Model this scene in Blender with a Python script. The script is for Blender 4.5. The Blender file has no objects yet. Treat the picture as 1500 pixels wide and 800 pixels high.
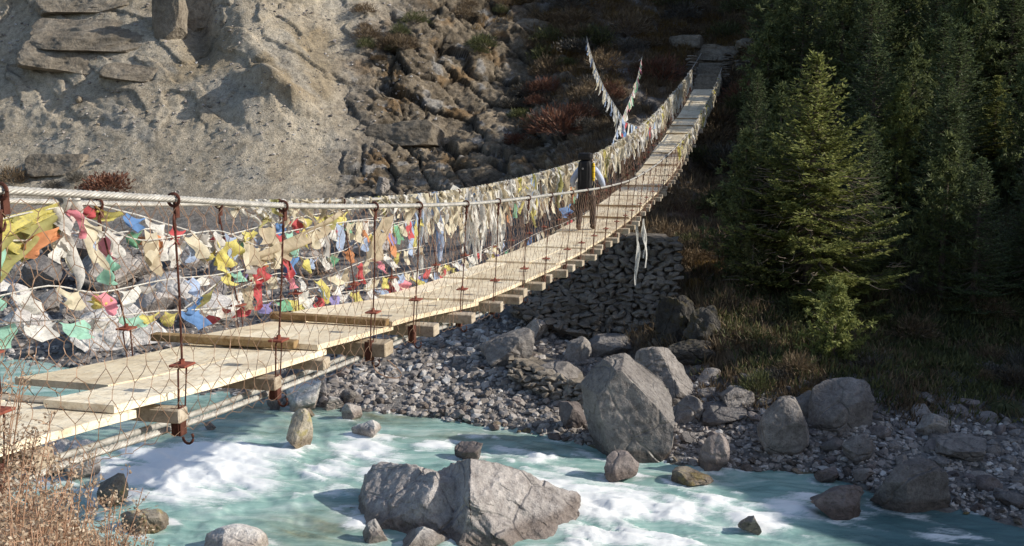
import bpy, math, random
import numpy as np
from mathutils import Vector, Matrix
from mathutils.bvhtree import BVHTree
rng = np.random.default_rng(7); random.seed(7)
R = math.radians
scene = bpy.context.scene
col = scene.collection
F = 1500.0; PITCH = R(9.0); WATER = -8.0

# ------------------------------------------------------------------ helpers
def tag(o, label=None, cat=None, group=None, kind=None):
    if label: o['label'] = label
    if cat: o['category'] = cat
    if group: o['group'] = group
    if kind: o['kind'] = kind
    return o

def empty(name, loc=(0, 0, 0), label=None, cat=None, group=None):
    o = bpy.data.objects.new(name, None); o.location = loc; col.objects.link(o)
    o.empty_display_size = .1
    return tag(o, label, cat, group)

def np_mesh(name, V, Fs, smooth=False, colors=None, floats=None, nside=None):
    """V (n,3); Fs: array (m,3|4) or list of arrays"""
    if isinstance(Fs, np.ndarray): Fs = [Fs]
    me = bpy.data.meshes.new(name)
    V = np.asarray(V, np.float32)
    me.vertices.add(len(V)); me.vertices.foreach_set('co', V.ravel())
    loops = np.concatenate([f.ravel() for f in Fs]).astype(np.int32)
    counts = np.concatenate([np.full(len(f), f.shape[1]) for f in Fs]).astype(np.int32)
    me.loops.add(len(loops)); me.loops.foreach_set('vertex_index', loops)
    me.polygons.add(len(counts))
    st = np.zeros(len(counts), np.int32); st[1:] = np.cumsum(counts)[:-1]
    me.polygons.foreach_set('loop_start', st); me.polygons.foreach_set('loop_total', counts)
    me.polygons.foreach_set('use_smooth', np.full(len(counts), smooth))
    if colors is not None:
        a = me.attributes.new('Col', 'FLOAT_COLOR', 'POINT')
        c = np.ones((len(V), 4), np.float32); c[:, :3] = colors
        a.data.foreach_set('color', c.ravel())
    for k, v in (floats or {}).items():
        a = me.attributes.new(k, 'FLOAT', 'POINT'); a.data.foreach_set('value', np.asarray(v, np.float32))
    me.update(calc_edges=True); me.validate()
    return me

def link(name, me, mat, parent=None, loc=(0, 0, 0)):
    o = bpy.data.objects.new(name, me); col.objects.link(o); o.location = loc
    if mat and not me.materials: me.materials.append(mat)
    if parent: o.parent = parent
    return o

class MB:
    """mesh builder: tubes, boxes, ribbons"""
    def __init__(s): s.V = []; s.F3 = []; s.F4 = []; s.n = 0
    def add(s, V, F):
        V = np.asarray(V, float); F = np.asarray(F, int)
        s.V.append(V); (s.F3 if F.shape[1] == 3 else s.F4).append(F + s.n); s.n += len(V)
    def tube(s, P, r, k=6, cap=True):
        P = np.asarray(P, float); n = len(P)
        r = np.broadcast_to(np.asarray(r, float), (n,))
        T = np.gradient(P, axis=0); T /= np.linalg.norm(T, axis=1)[:, None] + 1e-9
        up = np.array([0, 0, 1.]) if abs(T[:, 2]).mean() < .8 else np.array([1., 0, 0])
        A = np.cross(T, up); A /= np.linalg.norm(A, axis=1)[:, None] + 1e-9
        B = np.cross(A, T)
        a = np.arange(k) * 2 * np.pi / k
        V = P[:, None] + r[:, None, None] * (A[:, None] * np.cos(a)[None, :, None] + B[:, None] * np.sin(a)[None, :, None])
        i, j = np.meshgrid(np.arange(n - 1), np.arange(k), indexing='ij'); j2 = (j + 1) % k
        s.add(V.reshape(-1, 3), np.stack([i * k + j, i * k + j2, (i + 1) * k + j2, (i + 1) * k + j], -1).reshape(-1, 4))
        if cap and k > 3:
            for e, idx in ((0, 0), (n - 1, (n - 1) * k)):
                c = np.vstack([V[e], P[e]]); 
                f = [[q, (q + 1) % k, k] if e else [(q + 1) % k, q, k] for q in range(k)]
                s.add(c, f)
    def box(s, c, ax, ay, az, bev=0.0):
        """centre, half-axis vectors"""
        c, ax, ay, az = (np.asarray(q, float) for q in (c, ax, ay, az))
        if bev <= 0:
            V = [c + i * ax + j * ay + k * az for i in (-1, 1) for j in (-1, 1) for k in (-1, 1)]
            s.add(V, [[0, 1, 3, 2], [4, 6, 7, 5], [0, 4, 5, 1], [2, 3, 7, 6], [0, 2, 6, 4], [1, 5, 7, 3]]); return
        lx, ly, lz = (np.linalg.norm(q) for q in (ax, ay, az))
        bx, by, bz = 1 - bev / lx, 1 - bev / ly, 1 - bev / lz
        V = []
        for i in (-1, 1):
            for j in (-1, 1):
                for k in (-1, 1):
                    V += [c + i * ax + j * by * ay + k * bz * az, c + i * bx * ax + j * ay + k * bz * az, c + i * bx * ax + j * by * ay + k * az]
        idx = lambda i, j, k, t: ((i * 2 + j) * 2 + k) * 3 + t
        F4 = []; F3 = []
        for i in (0, 1):
            q = [idx(i, 0, 0, 0), idx(i, 0, 1, 0), idx(i, 1, 1, 0), idx(i, 1, 0, 0)]; F4.append(q if not i else q[::-1])
            q = [idx(0, i, 0, 1), idx(1, i, 0, 1), idx(1, i, 1, 1), idx(0, i, 1, 1)]; F4.append(q if not i else q[::-1])
            q = [idx(0, 0, i, 2), idx(0, 1, i, 2), idx(1, 1, i, 2), idx(1, 0, i, 2)]; F4.append(q if not i else q[::-1])
        for a in (0, 1):
            for b in (0, 1):
                F4.append([idx(a, b, 0, 0), idx(a, b, 1, 0), idx(a, b, 1, 1), idx(a, b, 0, 1)])
                F4.append([idx(a, 0, b, 0), idx(a, 1, b, 0), idx(a, 1, b, 2), idx(a, 0, b, 2)])
                F4.append([idx(0, a, b, 1), idx(1, a, b, 1), idx(1, a, b, 2), idx(0, a, b, 2)])
                for d in (0, 1): F3.append([idx(a, b, d, 0), idx(a, b, d, 1), idx(a, b, d, 2)])
        n = s.n; s.add(V, F4); s.F3.append(np.array(F3) + n)
    def grid(s, G):
        G = np.asarray(G, float); a, b = G.shape[:2]
        i, j = np.meshgrid(np.arange(a - 1), np.arange(b - 1), indexing='ij')
        s.add(G.reshape(-1, 3), np.stack([i * b + j, i * b + j + 1, (i + 1) * b + j + 1, (i + 1) * b + j], -1).reshape(-1, 4))
    def mesh(s, name, smooth=False):
        Fs = []
        if s.F4: Fs.append(np.concatenate(s.F4))
        if s.F3: Fs.append(np.concatenate(s.F3))
        return np_mesh(name, np.concatenate(s.V), Fs, smooth)
    def build(s, name, mat, parent=None, smooth=False, loc=(0, 0, 0)):
        return link(name, s.mesh(name, smooth), mat, parent, loc)

# ---- noise (numpy) ----
_perm = rng.permutation(512).astype(np.int64)
_g = rng.normal(size=(512, 3)); _g /= np.linalg.norm(_g, axis=1)[:, None]
def _h(i, j, k): return _perm[(_perm[(_perm[i & 511] + j) & 511] + k) & 511]
def perlin(P):
    P = np.asarray(P, float); I = np.floor(P).astype(np.int64); f = P - I
    w = f * f * f * (f * (f * 6 - 15) + 10); r = 0
    for a in (0, 1):
        for b in (0, 1):
            for c in (0, 1):
                g = _g[_h(I[:, 0] + a, I[:, 1] + b, I[:, 2] + c)]
                d = (g * (f - np.array([a, b, c]))).sum(1)
                r = r + d * (w[:, 0] if a else 1 - w[:, 0]) * (w[:, 1] if b else 1 - w[:, 1]) * (w[:, 2] if c else 1 - w[:, 2])
    return r * 1.6
def fbm(P, o=4, gain=.5, ridged=False):
    r = 0; a = 1; P = np.asarray(P, float).copy()
    for _ in range(o):
        n = perlin(P); r = r + a * ((1 - 2 * np.abs(n)) if ridged else n); a *= gain; P = P * 2.03 + 11.7
    return r
def worley(P):
    """F1 distance, F2 distance, hash of nearest cell"""
    P = np.asarray(P, float); I = np.floor(P).astype(np.int64); f1 = np.full(len(P), 9.); f2 = f1.copy(); hid = np.zeros(len(P), np.int64); cv = np.zeros((len(P), 3))
    for a in (-1, 0, 1):
        for b in (-1, 0, 1):
            for c in (-1, 0, 1):
                J = I + np.array([a, b, c]); h = _h(J[:, 0], J[:, 1], J[:, 2])
                ct = J + .5 + .45 * _g[h]; d = np.linalg.norm(P - ct, axis=1)
                m = d < f1; f2 = np.where(m, f1, np.minimum(f2, d)); f1 = np.where(m, d, f1); hid = np.where(m, h, hid); cv = np.where(m[:, None], P - ct, cv)
    return f1, f2, hid, cv
def sstep(a, b, x): t = np.clip((x - a) / (b - a), 0, 1); return t * t * (3 - 2 * t)
def lerp3(c1, c2, w): return np.asarray(c1) * (1 - w)[:, None] + np.asarray(c2) * w[:, None]

# ---- camera geometry used only for laying the place out ----
def hslope(y): return math.tan(math.atan((400 - y) / F) - PITCH)
def ray(px, py):
    u = (px - 750) / F; v = (400 - py) / F
    return np.array([u, math.cos(PITCH) + v * math.sin(PITCH), -math.sin(PITCH) + v * math.cos(PITCH)])
def at(px, py, Y): r = ray(px, py); return r * (Y / r[1])
def at_z(px, py, z): r = ray(px, py); return r * (z / r[2])

# ------------------------------------------------------------------ materials
def new_mat(name):
    m = bpy.data.materials.new(name); m.use_nodes = True
    nt = m.node_tree; b = nt.nodes['Principled BSDF']; b.inputs['Specular IOR Level'].default_value = .25
    return m, nt, b
def N(nt, t, **k):
    n = nt.nodes.new(t)
    for a, v in k.items():
        if a in n.inputs.keys(): n.inputs[a].default_value = v
        else: setattr(n, a, v)
    return n
def ramp(nt, fac, stops):
    r = nt.nodes.new('ShaderNodeValToRGB'); el = r.color_ramp.elements
    while len(el) < len(stops): el.new(.5)
    for e, (p, c) in zip(el, stops): e.position = p; e.color = (*c, 1)
    nt.links.new(fac, r.inputs[0]); return r.outputs[0]
def noise(nt, scale, detail=4, rough=.6, vec=None, dist=0):
    n = N(nt, 'ShaderNodeTexNoise'); n.inputs['Scale'].default_value = scale; n.inputs['Detail'].default_value = detail
    n.inputs['Roughness'].default_value = rough; n.inputs['Distortion'].default_value = dist
    if vec is not None: nt.links.new(vec, n.inputs['Vector'])
    return n.outputs['Fac']
def mix(nt, a, b, fac, mode='MIX'):
    m = nt.nodes.new('ShaderNodeMix'); m.data_type = 'RGBA'; m.blend_type = mode
    for i, v in ((6, a), (7, b)):
        if isinstance(v, tuple): m.inputs[i].default_value = (*v, 1)
        else: nt.links.new(v, m.inputs[i])
    if isinstance(fac, (int, float)): m.inputs[0].default_value = fac
    else: nt.links.new(fac, m.inputs[0])
    return m.outputs[2]
def mrange(nt, v, a, b, c=0., d=1., smooth=True):
    m = nt.nodes.new('ShaderNodeMapRange'); m.interpolation_type = 'SMOOTHSTEP' if smooth else 'LINEAR'
    for i, x in ((1, a), (2, b), (3, c), (4, d)): m.inputs[i].default_value = x
    nt.links.new(v, m.inputs[0]); return m.outputs[0]
def math_(nt, op, a, b=None):
    m = nt.nodes.new('ShaderNodeMath'); m.operation = op
    for i, v in ((0, a), (1, b)):
        if v is None: continue
        if isinstance(v, (int, float)): m.inputs[i].default_value = v
        else: nt.links.new(v, m.inputs[i])
    return m.outputs[0]
def bump(nt, b, h, strength=.5, dist=.05, prev=None):
    n = nt.nodes.new('ShaderNodeBump'); n.inputs['Strength'].default_value = strength; n.inputs['Distance'].default_value = dist
    nt.links.new(h, n.inputs['Height'])
    if prev is not None: nt.links.new(prev, n.inputs['Normal'])
    nt.links.new(n.outputs[0], b.inputs['Normal']); return n.outputs[0]
def objco(nt): return N(nt, 'ShaderNodeTexCoord').outputs['Object']
def wpos(nt): return N(nt, 'ShaderNodeNewGeometry').outputs['Position']

def rock_mat(name, dark, mid, light, wet=True, lichen=None, scale=1.0, bs=.6, moss=None, crack=.4):
    m, nt, b = new_mat(name); p = wpos(nt)
    n1 = noise(nt, 1.1 * scale, 6, .65, p); n2 = noise(nt, 7 * scale, 5, .7, p); n3 = noise(nt, 32 * scale, 3, .6, p)
    c = ramp(nt, n1, [(.3, dark), (.5, mid), (.72, light)])
    c = mix(nt, c, ramp(nt, n2, [(.32, (.42, .4, .4)), (.55, (1, 1, 1)), (.75, (1.25, 1.22, 1.2))]), .75, 'MULTIPLY')
    c = mix(nt, c, ramp(nt, n3, [(.35, (.62, .6, .6)), (.6, (1.1, 1.1, 1.1))]), .5, 'MULTIPLY')
    oi = N(nt, 'ShaderNodeObjectInfo').outputs['Random']
    c = mix(nt, c, ramp(nt, oi, [(0, (.68, .67, .68)), (.5, (1, .98, .97)), (1, (1.3, 1.25, 1.2))]), .8, 'MULTIPLY')
    if lichen:
        l = noise(nt, 5, 5, .75, p); c = mix(nt, c, lichen, mrange(nt, l, .6, .68, 0, .7))
        l2 = noise(nt, 13, 3, .6, p); c = mix(nt, c, (.03, .03, .028), mrange(nt, l2, .66, .7, 0, .85))
    if moss:
        l = noise(nt, 2.2, 5, .7, p); c = mix(nt, c, moss, mrange(nt, l, .5, .62, 0, .75))
    if wet:
        z = nt.nodes.new('ShaderNodeSeparateXYZ'); nt.links.new(p, z.inputs[0])
        zz = math_(nt, 'ADD', z.outputs[2], math_(nt, 'MULTIPLY', n1, -.35))
        w = mrange(nt, zz, -8.0, -7.82, 1, 0)
        c = mix(nt, c, (.5, .44, .4), math_(nt, 'MULTIPLY', w, .9), 'MULTIPLY')
        nt.links.new(mrange(nt, w, 0, 1, .85, .25), b.inputs['Roughness'])
    else: b.inputs['Roughness'].default_value = .9
    nt.links.new(c, b.inputs['Base Color'])
    h = math_(nt, 'ADD', math_(nt, 'ADD', math_(nt, 'MULTIPLY', n1, .9), math_(nt, 'MULTIPLY', n2, .5)), math_(nt, 'MULTIPLY', n3, .16))
    mu = N(nt, 'ShaderNodeTexVoronoi', feature='DISTANCE_TO_EDGE'); mu.inputs['Scale'].default_value = 1.3 * scale
    dv = mix(nt, p, N(nt, 'ShaderNodeTexNoise', Scale=1.5).outputs['Color'], .35)
    nt.links.new(dv, mu.inputs['Vector'])
    h = math_(nt, 'ADD', h, mrange(nt, mu.outputs['Distance'], 0, .04, -crack, 0))
    bump(nt, b, h, bs, .22)
    return m

def simple_mat(name, c, rough=.8, var=.25, scale=12, metal=0, bs=.2):
    m, nt, b = new_mat(name); n = noise(nt, scale, 4, .65, objco(nt))
    lo = tuple(x * (1 - var) for x in c); hi = tuple(min(1, x * (1 + var)) for x in c)
    nt.links.new(ramp(nt, n, [(.3, lo), (.7, hi)]), b.inputs['Base Color'])
    b.inputs['Roughness'].default_value = rough; b.inputs['Metallic'].default_value = metal
    bump(nt, b, n, bs, .01); return m

def leaf_mat(name, stops, trans=.25, rough=.6):
    """cards: colour from random per island, plus translucency"""
    m, nt, b = new_mat(name)
    r = N(nt, 'ShaderNodeNewGeometry').outputs['Random Per Island']
    big = noise(nt, .9, 2, .5, wpos(nt))
    f = math_(nt, 'ADD', math_(nt, 'MULTIPLY', r, .6), math_(nt, 'MULTIPLY', big, .4))
    c = ramp(nt, f, stops); nt.links.new(c, b.inputs['Base Color']); b.inputs['Roughness'].default_value = rough
    if trans:
        t = nt.nodes.new('ShaderNodeBsdfTranslucent'); nt.links.new(c, t.inputs[0])
        ms = nt.nodes.new('ShaderNodeMixShader'); ms.inputs[0].default_value = trans
        nt.links.new(b.outputs[0], ms.inputs[1]); nt.links.new(t.outputs[0], ms.inputs[2])
        nt.links.new(ms.outputs[0], nt.nodes['Material Output'].inputs[0])
    return m

M = {}
M['boulder'] = rock_mat('pinkish_boulder', (.31, .285, .275), (.475, .445, .432), (.62, .59, .575), lichen=None, bs=.75)
M['greyrock'] = rock_mat('grey_boulder', (.2, .182, .17), (.33, .305, .285), (.45, .425, .4), lichen=(.33, .32, .28), bs=.6)
M['palerock'] = rock_mat('pale_boulder', (.48, .46, .44), (.66, .64, .62), (.78, .76, .74), bs=.5)
M['outcrop'] = rock_mat('dark_mossy_outcrop', (.05, .046, .042), (.09, .084, .076), (.15, .142, .13), wet=False, moss=(.07, .055, .022), bs=.8)
M['redrock'] = rock_mat('reddish_boulder', (.16, .135, .13), (.26, .225, .215), (.36, .325, .31), bs=.55)
M['darkrock'] = rock_mat('dark_boulder', (.14, .13, .126), (.24, .225, .217), (.34, .32, .31), lichen=(.26, .255, .22), bs=.7)
M['mossrock'] = rock_mat('mossy_boulder', (.24, .21, .17), (.38, .34, .28), (.5, .46, .39), moss=(.34, .28, .1), bs=.6)
M['slab'] = rock_mat('outcrop_rock', (.17, .145, .11), (.28, .24, .185), (.38, .335, .27), wet=False, scale=.45, bs=.8, crack=.06)
M['pebble'] = rock_mat('pebbles', (.15, .14, .137), (.25, .235, .228), (.36, .34, .33), bs=.3)
M['wallstone'] = rock_mat('wall_stone', (.14, .122, .1), (.25, .222, .188), (.37, .335, .29), wet=False, bs=.5)
M['rust'] = simple_mat('rusty_iron', (.105, .042, .03), .75, .45, 30, .3)
M['rustplate'] = simple_mat('red_rusty_plate', (.25, .075, .05), .75, .35, 30, .1)
M['wire'] = simple_mat('rusty_wire', (.3, .195, .135), .6, .4, 9, .2)
M['skin'] = simple_mat('skin', (.3, .17, .11), .6, .15)
M['black'] = simple_mat('black_nylon', (.018, .017, .018), .6, .4, 20)
M['trouser'] = simple_mat('dark_trousers', (.06, .045, .04), .9, .4, 14)
M['shirt'] = simple_mat('pale_blue_shirt', (.48, .53, .66), .85, .12, 14)
M['yellow'] = simple_mat('yellow_fabric', (.75, .5, .03), .75, .12, 14)
M['boot'] = simple_mat('brown_boots', (.07, .045, .03), .8, .3, 20)
M['hair'] = simple_mat('black_hair', (.012, .01, .009), .6, .3, 30)
M['bark'] = simple_mat('tree_bark', (.13, .105, .085), .95, .5, 9, 0, .8)
M['deadtwig'] = simple_mat('dead_twigs', (.2, .165, .135), .9, .4, 6)
M['paper'] = simple_mat('white_paper', (.75, .74, .72), .8, .06)

# wood
def wood_mat(name, c1, c2, c3):
    m, nt, b = new_mat(name); tc = objco(nt)
    mp = N(nt, 'ShaderNodeMapping'); mp.inputs['Rotation'].default_value[2] = R(14.5); mp.inputs['Scale'].default_value = (14, .8, 14)
    # rotate so the grain follows the walkway
    nt.links.new(tc, mp.inputs[0])
    n1 = noise(nt, 1.6, 6, .7, mp.outputs[0], .4); n2 = noise(nt, 1.1, 3, .6, tc); n3 = noise(nt, 26, 3, .6, tc)
    c = ramp(nt, n1, [(.3, c1), (.48, c2), (.72, c3)])
    c = mix(nt, c, ramp(nt, n2, [(.3, (.62, .55, .48)), (.52, (1, 1, 1))]), .6, 'MULTIPLY')
    c = mix(nt, c, ramp(nt, n3, [(.27, (.5, .42, .34)), (.4, (1, 1, 1))]), .7, 'MULTIPLY')
    n4 = noise(nt, 2.7, 6, .75, tc); c = mix(nt, c, ramp(nt, n4, [(.36, (.55, .47, .4)), (.47, (1, 1, 1)), (.7, (1.04, 1.04, 1.05))]), .55, 'MULTIPLY')
    n5 = noise(nt, 9, 2, .5, mp.outputs[0], 1.2); c = mix(nt, c, (.2, .14, .09), mrange(nt, n5, .66, .72, 0, .6))
    oi = N(nt, 'ShaderNodeObjectInfo').outputs['Random']
    c = mix(nt, c, ramp(nt, oi, [(0, (.86, .82, .76)), (1, (1.06, 1.05, 1.04))]), 1, 'MULTIPLY')
    nt.links.new(c, b.inputs['Base Color']); b.inputs['Roughness'].default_value = .8
    bump(nt, b, n1, .4, .02); return m
M['deck'] = wood_mat('weathered_pale_planks', (.72, .61, .45), (.87, .775, .6), (.9, .84, .7))
M['beam'] = wood_mat('weathered_beams', (.3, .25, .2), (.46, .4, .32), (.58, .52, .43))
M['batten'] = wood_mat('brown_battens', (.2, .125, .06), (.33, .23, .12), (.45, .34, .2))
# steel rope
m, nt, b = new_mat('steel_rope'); b.inputs['Metallic'].default_value = .35; b.inputs['Roughness'].default_value = .5
n = noise(nt, 14, 3, .6, objco(nt)); nt.links.new(ramp(nt, n, [(.3, (.36, .34, .31)), (.7, (.62, .6, .56))]), b.inputs['Base Color']); M['rope'] = m

def cloth_mat(name, c, fade=.35, scale=7, printed=False):
    m, nt, b = new_mat(name); t = objco(nt)
    n = noise(nt, scale, 4, .65, t)
    lo = tuple(x * (1 - fade) for x in c); hi = tuple(min(.9, x * (1 + .25 * fade) + .06 * fade) for x in c)
    cc = ramp(nt, n, [(.3, lo), (.62, hi)])
    if printed:
        n2 = noise(nt, 60, 2, .5, t); cc = mix(nt, cc, (.25, .24, .22), mrange(nt, n2, .56, .6, 0, .35))
    nt.links.new(cc, b.inputs['Base Color']); b.inputs['Roughness'].default_value = .9
    tr = nt.nodes.new('ShaderNodeBsdfTranslucent'); nt.links.new(cc, tr.inputs[0])
    ms = nt.nodes.new('ShaderNodeMixShader'); ms.inputs[0].default_value = .35
    nt.links.new(b.outputs[0], ms.inputs[1]); nt.links.new(tr.outputs[0], ms.inputs[2]); nt.links.new(ms.outputs[0], nt.nodes['Material Output'].inputs[0])
    return m
CL = {'white': (.78, .76, .72), 'cream': (.7, .63, .48), 'tan': (.5, .42, .3), 'yellow': (.72, .64, .2), 'red': (.58, .1, .11), 'blue': (.13, .26, .52),
      'green': (.2, .45, .28), 'orange': (.64, .28, .13), 'pale_blue': (.42, .52, .72), 'pink': (.75, .28, .34), 'olive': (.36, .34, .13), 'mint': (.35, .62, .5), 'grey': (.42, .4, .38), 'violet': (.3, .27, .55)}
for k, v in CL.items(): M['c_' + k] = cloth_mat(k + '_cloth', v, printed=k in ('white', 'yellow', 'pale_blue'))

# ------------------------------------------------------------------ terrain
# columns: photo x -> rows of (image y or None, depth Y, z)
def col_def(n1, n2, n3, wl, pts, beyond):
    Yw = WATER / hslope(wl)
    rows = [n1, n2, n3, (Yw - 1.4, -8.75), (Yw, WATER)]
    for p in pts: rows.append((p[1], hslope(p[0]) * p[1]) if len(p) == 2 else (p[1], p[2]))
    return rows + list(beyond)
cols = {
 -700: col_def((2, -1.9), (16, -7.0), (24, -8.7), 485, [(385, 46), (290, 58), (200, 66), (100, 73), (0, 79)], [(95, 30), (300, 95)]),
 0:    col_def((2, -1.75), (17, -7.35), (24.3, -8.6), 524, [(400, 42), (295, 54), (200, 60), (100, 65), (0, 69.5)], [(86, 28), (300, 95)]),
 200:  col_def((2, -1.75), (14, -6.7), (19, -8.8), 566, [(415, 40), (295, 52), (200, 57), (100, 61.5), (0, 66)], [(84, 28), (300, 95)]),
 400:  col_def((2, -1.75), (7, -4.2), (14, -9.0), 590, [(428, 38), (295, 50), (200, 55), (100, 60), (0, 64.5)], [(82, 28), (300, 95)]),
 600:  col_def((2, -1.75), (6, -3.7), (13, -9.0), 606, [(440, 37), (295, 49.5), (200, 56), (100, 61), (0, 66)], [(84, 28), (300, 95)]),
 750:  col_def((2, -1.75), (6, -3.7), (13, -9.0), 628, [(480, 32), (315, 46), (200, 57), (100, 63), (0, 69)], [(86, 28), (300, 95)]),
 900:  col_def((2, -1.75), (6, -3.7), (13, -9.0), 655, [(510, 30.3), (345, 37), (230, 48), (110, 60), (0, 70)], [(92, 30), (300, 95)]),
 1040: col_def((2, -1.75), (6, -3.7), (13, -9.0), 685, [(560, 26), (400, 33), (270, 46), (104, 62.6), (0, 73)], [(92, 30), (300, 95)]),
 1200: col_def((2, -1.75), (6, -3.7), (12, -9.0), 690, [(572, 24.5), (440, 31), (300, 40), (150, 50), (0, 58)], [(76, 27), (300, 95)]),
 1350: col_def((2, -1.75), (6, -3.7), (11, -9.0), 735, [(600, 24), (450, 31), (300, 38), (150, 46), (0, 53)], [(70, 26), (300, 95)]),
 1500: col_def((2, -1.75), (6, -3.7), (10, -9.0), 765, [(612, 24), (450, 31), (300, 37), (150, 44), (0, 50)], [(63, 23), (300, 95)]),
 1900: col_def((2, -1.75), (5, -3.4), (8, -8.8), 850, [(0, 20, -7), (0, 29, -3), (0, 37, 3), (0, 42, 6.6), (0, 47, 10)], [(56, 18), (300, 95)]),  # unseen ridge from here down, heights shaped to shade the right bank
 2400: col_def((2, -1.75), (4, -3.2), (6, -8.8), 930, [(0, 16.5, -7), (0, 21, -2), (0, 26, 4.5), (0, 30, 7.2), (0, 34, 9.0)], [(45, 13), (300, 95)]),
 2100: col_def((2, -1.75), (4.5, -3.3), (7, -8.8), 880, [(0, 18.5, -7), (0, 25, -3), (0, 31, 2.4), (0, 35, 5.0), (0, 40, 7.0)], [(50, 13), (300, 95)]),
 3400: col_def((2, -1.75), (3.4, -3), (5, -8.8), 1050, [(0, 13, -7), (0, 14.6, -2), (0, 16.5, 4), (0, 18.5, 7.4), (0, 20.8, 9.6)], [(31, 12), (300, 95)]),
 4650: col_def((2, -1.75), (2.7, -3), (3.6, -8.8), 1300, [(0, 9.9, -7), (0, 10.6, -2), (0, 11.7, 4), (0, 12.9, 6.6), (0, 14.2, 8.8)], [(22, 10), (300, 95)]),
}
cx = np.array(sorted(cols)); CU = (cx - 750) / F
CP = np.array([cols[x] for x in cx], float)             # (ncol, nrow, 2)
def hermite(xk, yk, x):
    """monotone cubic interpolation along axis 0 (Fritsch-Carlson slopes); yk (n, ...)"""
    xk = np.asarray(xk, float); h = np.diff(xk); sh = (-1,) + (1,) * (yk.ndim - 1)
    d = np.diff(yk, axis=0) / h.reshape(sh)
    m = np.zeros_like(yk); m[0] = d[0]; m[-1] = d[-1]
    a, bb = d[:-1], d[1:]; same = (a * bb) > 0
    hm = np.where(same, 2 * a * bb / np.where(np.abs(a + bb) < 1e-9, 1, a + bb), 0); m[1:-1] = hm
    i = np.clip(np.searchsorted(xk, x) - 1, 0, len(h) - 1); t = ((x - xk[i]) / h[i]).reshape(sh); hh = h[i].reshape(sh)
    t2 = t * t; t3 = t2 * t
    return (2 * t3 - 3 * t2 + 1) * yk[i] + (t3 - 2 * t2 + t) * hh * m[i] + (-2 * t3 + 3 * t2) * yk[i + 1] + (t3 - t2) * hh * m[i + 1]
us = np.concatenate([np.linspace(-.97, -.56, 40, endpoint=False), np.linspace(-.56, .56, 640, endpoint=False), np.linspace(.56, 2.58, 140)])
seg = [10, 24, 12, 16, 110, 120, 90, 90, 90, 40, 20]
ts = np.concatenate([np.linspace(i, i + 1, n, endpoint=False) for i, n in enumerate(seg)] + [[len(seg)]])
CPu = hermite(CU, CP, us)                                # (nu, nrow, 2)
S = hermite(np.arange(CP.shape[1]), np.moveaxis(CPu, 1, 0), ts)   # (nt, nu, 2)
nt_, nu_ = S.shape[:2]
Uf = np.broadcast_to(us[None], (nt_, nu_)); Tf = np.broadcast_to(ts[:, None], (nt_, nu_))
P0 = np.stack([Uf * S[..., 0], S[..., 0], S[..., 1]], -1)
du = np.gradient(P0, axis=1); dt = np.gradient(P0, axis=0)
Nn = np.cross(du, dt); Nn /= np.linalg.norm(Nn, axis=2)[..., None] + 1e-9
P = P0.reshape(-1, 3); Nn = Nn.reshape(-1, 3); T = Tf.ravel(); U = Uf.ravel(); X = U * F + 750
wob = fbm(P * .12, 3)                                    # irregular zone borders
wob2 = fbm(P * .5 + 40, 3)
slope_zone = sstep(5.6, 6.3, T)
# rock zone: fractured dark rock between scree and vegetation
jag = sstep(470, 590, X + 60 * wob + 25 * wob2 - (T - 8) * 28) * (1 - sstep(800, 900, X + 70 * wob + 40 * wob2)) * slope_zone
scree = (1 - sstep(470, 590, X + 60 * wob + 25 * wob2 - (T - 8) * 28)) * slope_zone
veg = sstep(790, 900, X + 80 * wob + 50 * wob2 + 150 * sstep(7.8, 9.4, T + .8 * wob)) * sstep(5.0, 5.35, T + .25 * wob2)
veg = np.clip(veg * sstep(-.55, .05, wob2 + .5 * sstep(950, 1050, X) + .2), 0, 1)
bank = sstep(3.6, 4.0, T) * (1 - sstep(5.0, 5.7, T + .3 * wob))
near = 1 - sstep(2.0, 3.0, T)
disp = np.zeros(len(P))
PS = np.stack([P[:, 0] * .8 - P[:, 2] * .6, P[:, 1], (P[:, 0] * .6 + P[:, 2] * .8) * 1.7], 1)
gl = fbm(np.stack([X / 60 + .6 * wob, T * .7, 0 * T], 1), 4, ridged=True)
disp += scree * sstep(6.4, 7.4, T) * (.10 * gl - .06)
cr0 = np.abs(perlin(PS * np.array([.16, .16, .5]) + .5 * fbm(P * .3, 3)[:, None]))
disp += scree * sstep(6.8, 7.6, T) * (.07 * np.sign(perlin(PS * np.array([.16, .16, .5]) + .5 * fbm(P * .3, 3)[:, None])) * sstep(0, .04, cr0) - .12 * (1 - sstep(0, .04, cr0)))
disp += scree * (.20 * fbm(P * .16, 4) + .05 * fbm(P * 1.4, 3) + .05 * np.clip(fbm(P * 2.6 + 9, 2) - .15, 0, 1))
f1, f2, hid, cv = worley(PS * np.array([.30, .30, .42]) + .25 * fbm(P * .4 + 5, 2)[:, None])
pl = (cv * _g[(hid * 7) & 511]).sum(1)                    # each block a tilted plane
f1b, f2b, hidb, cvb = worley(PS * np.array([.95, .95, 1.25]) + 31 + .25 * fbm(P * 1.1, 2)[:, None])
plb = (cvb * _g[(hidb * 11) & 511]).sum(1)
blocky = 1.5 * pl + .9 * ((hid % 97) / 97 - .5) + .5 * plb + .28 * ((hidb % 97) / 97 - .5)
crack = (1 - sstep(.0, .09, f2 - f1)) * .35 + (1 - sstep(0, .1, f2b - f1b)) * .12
disp += jag * (.42 * pl + .22 * ((hid % 97) / 97 - .5) + .2 * plb + .12 * ((hidb % 97) / 97 - .5) - crack + .10 * fbm(P * 2.2, 3, ridged=True) + .5 * fbm(P * .16 + 20, 3))
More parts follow.
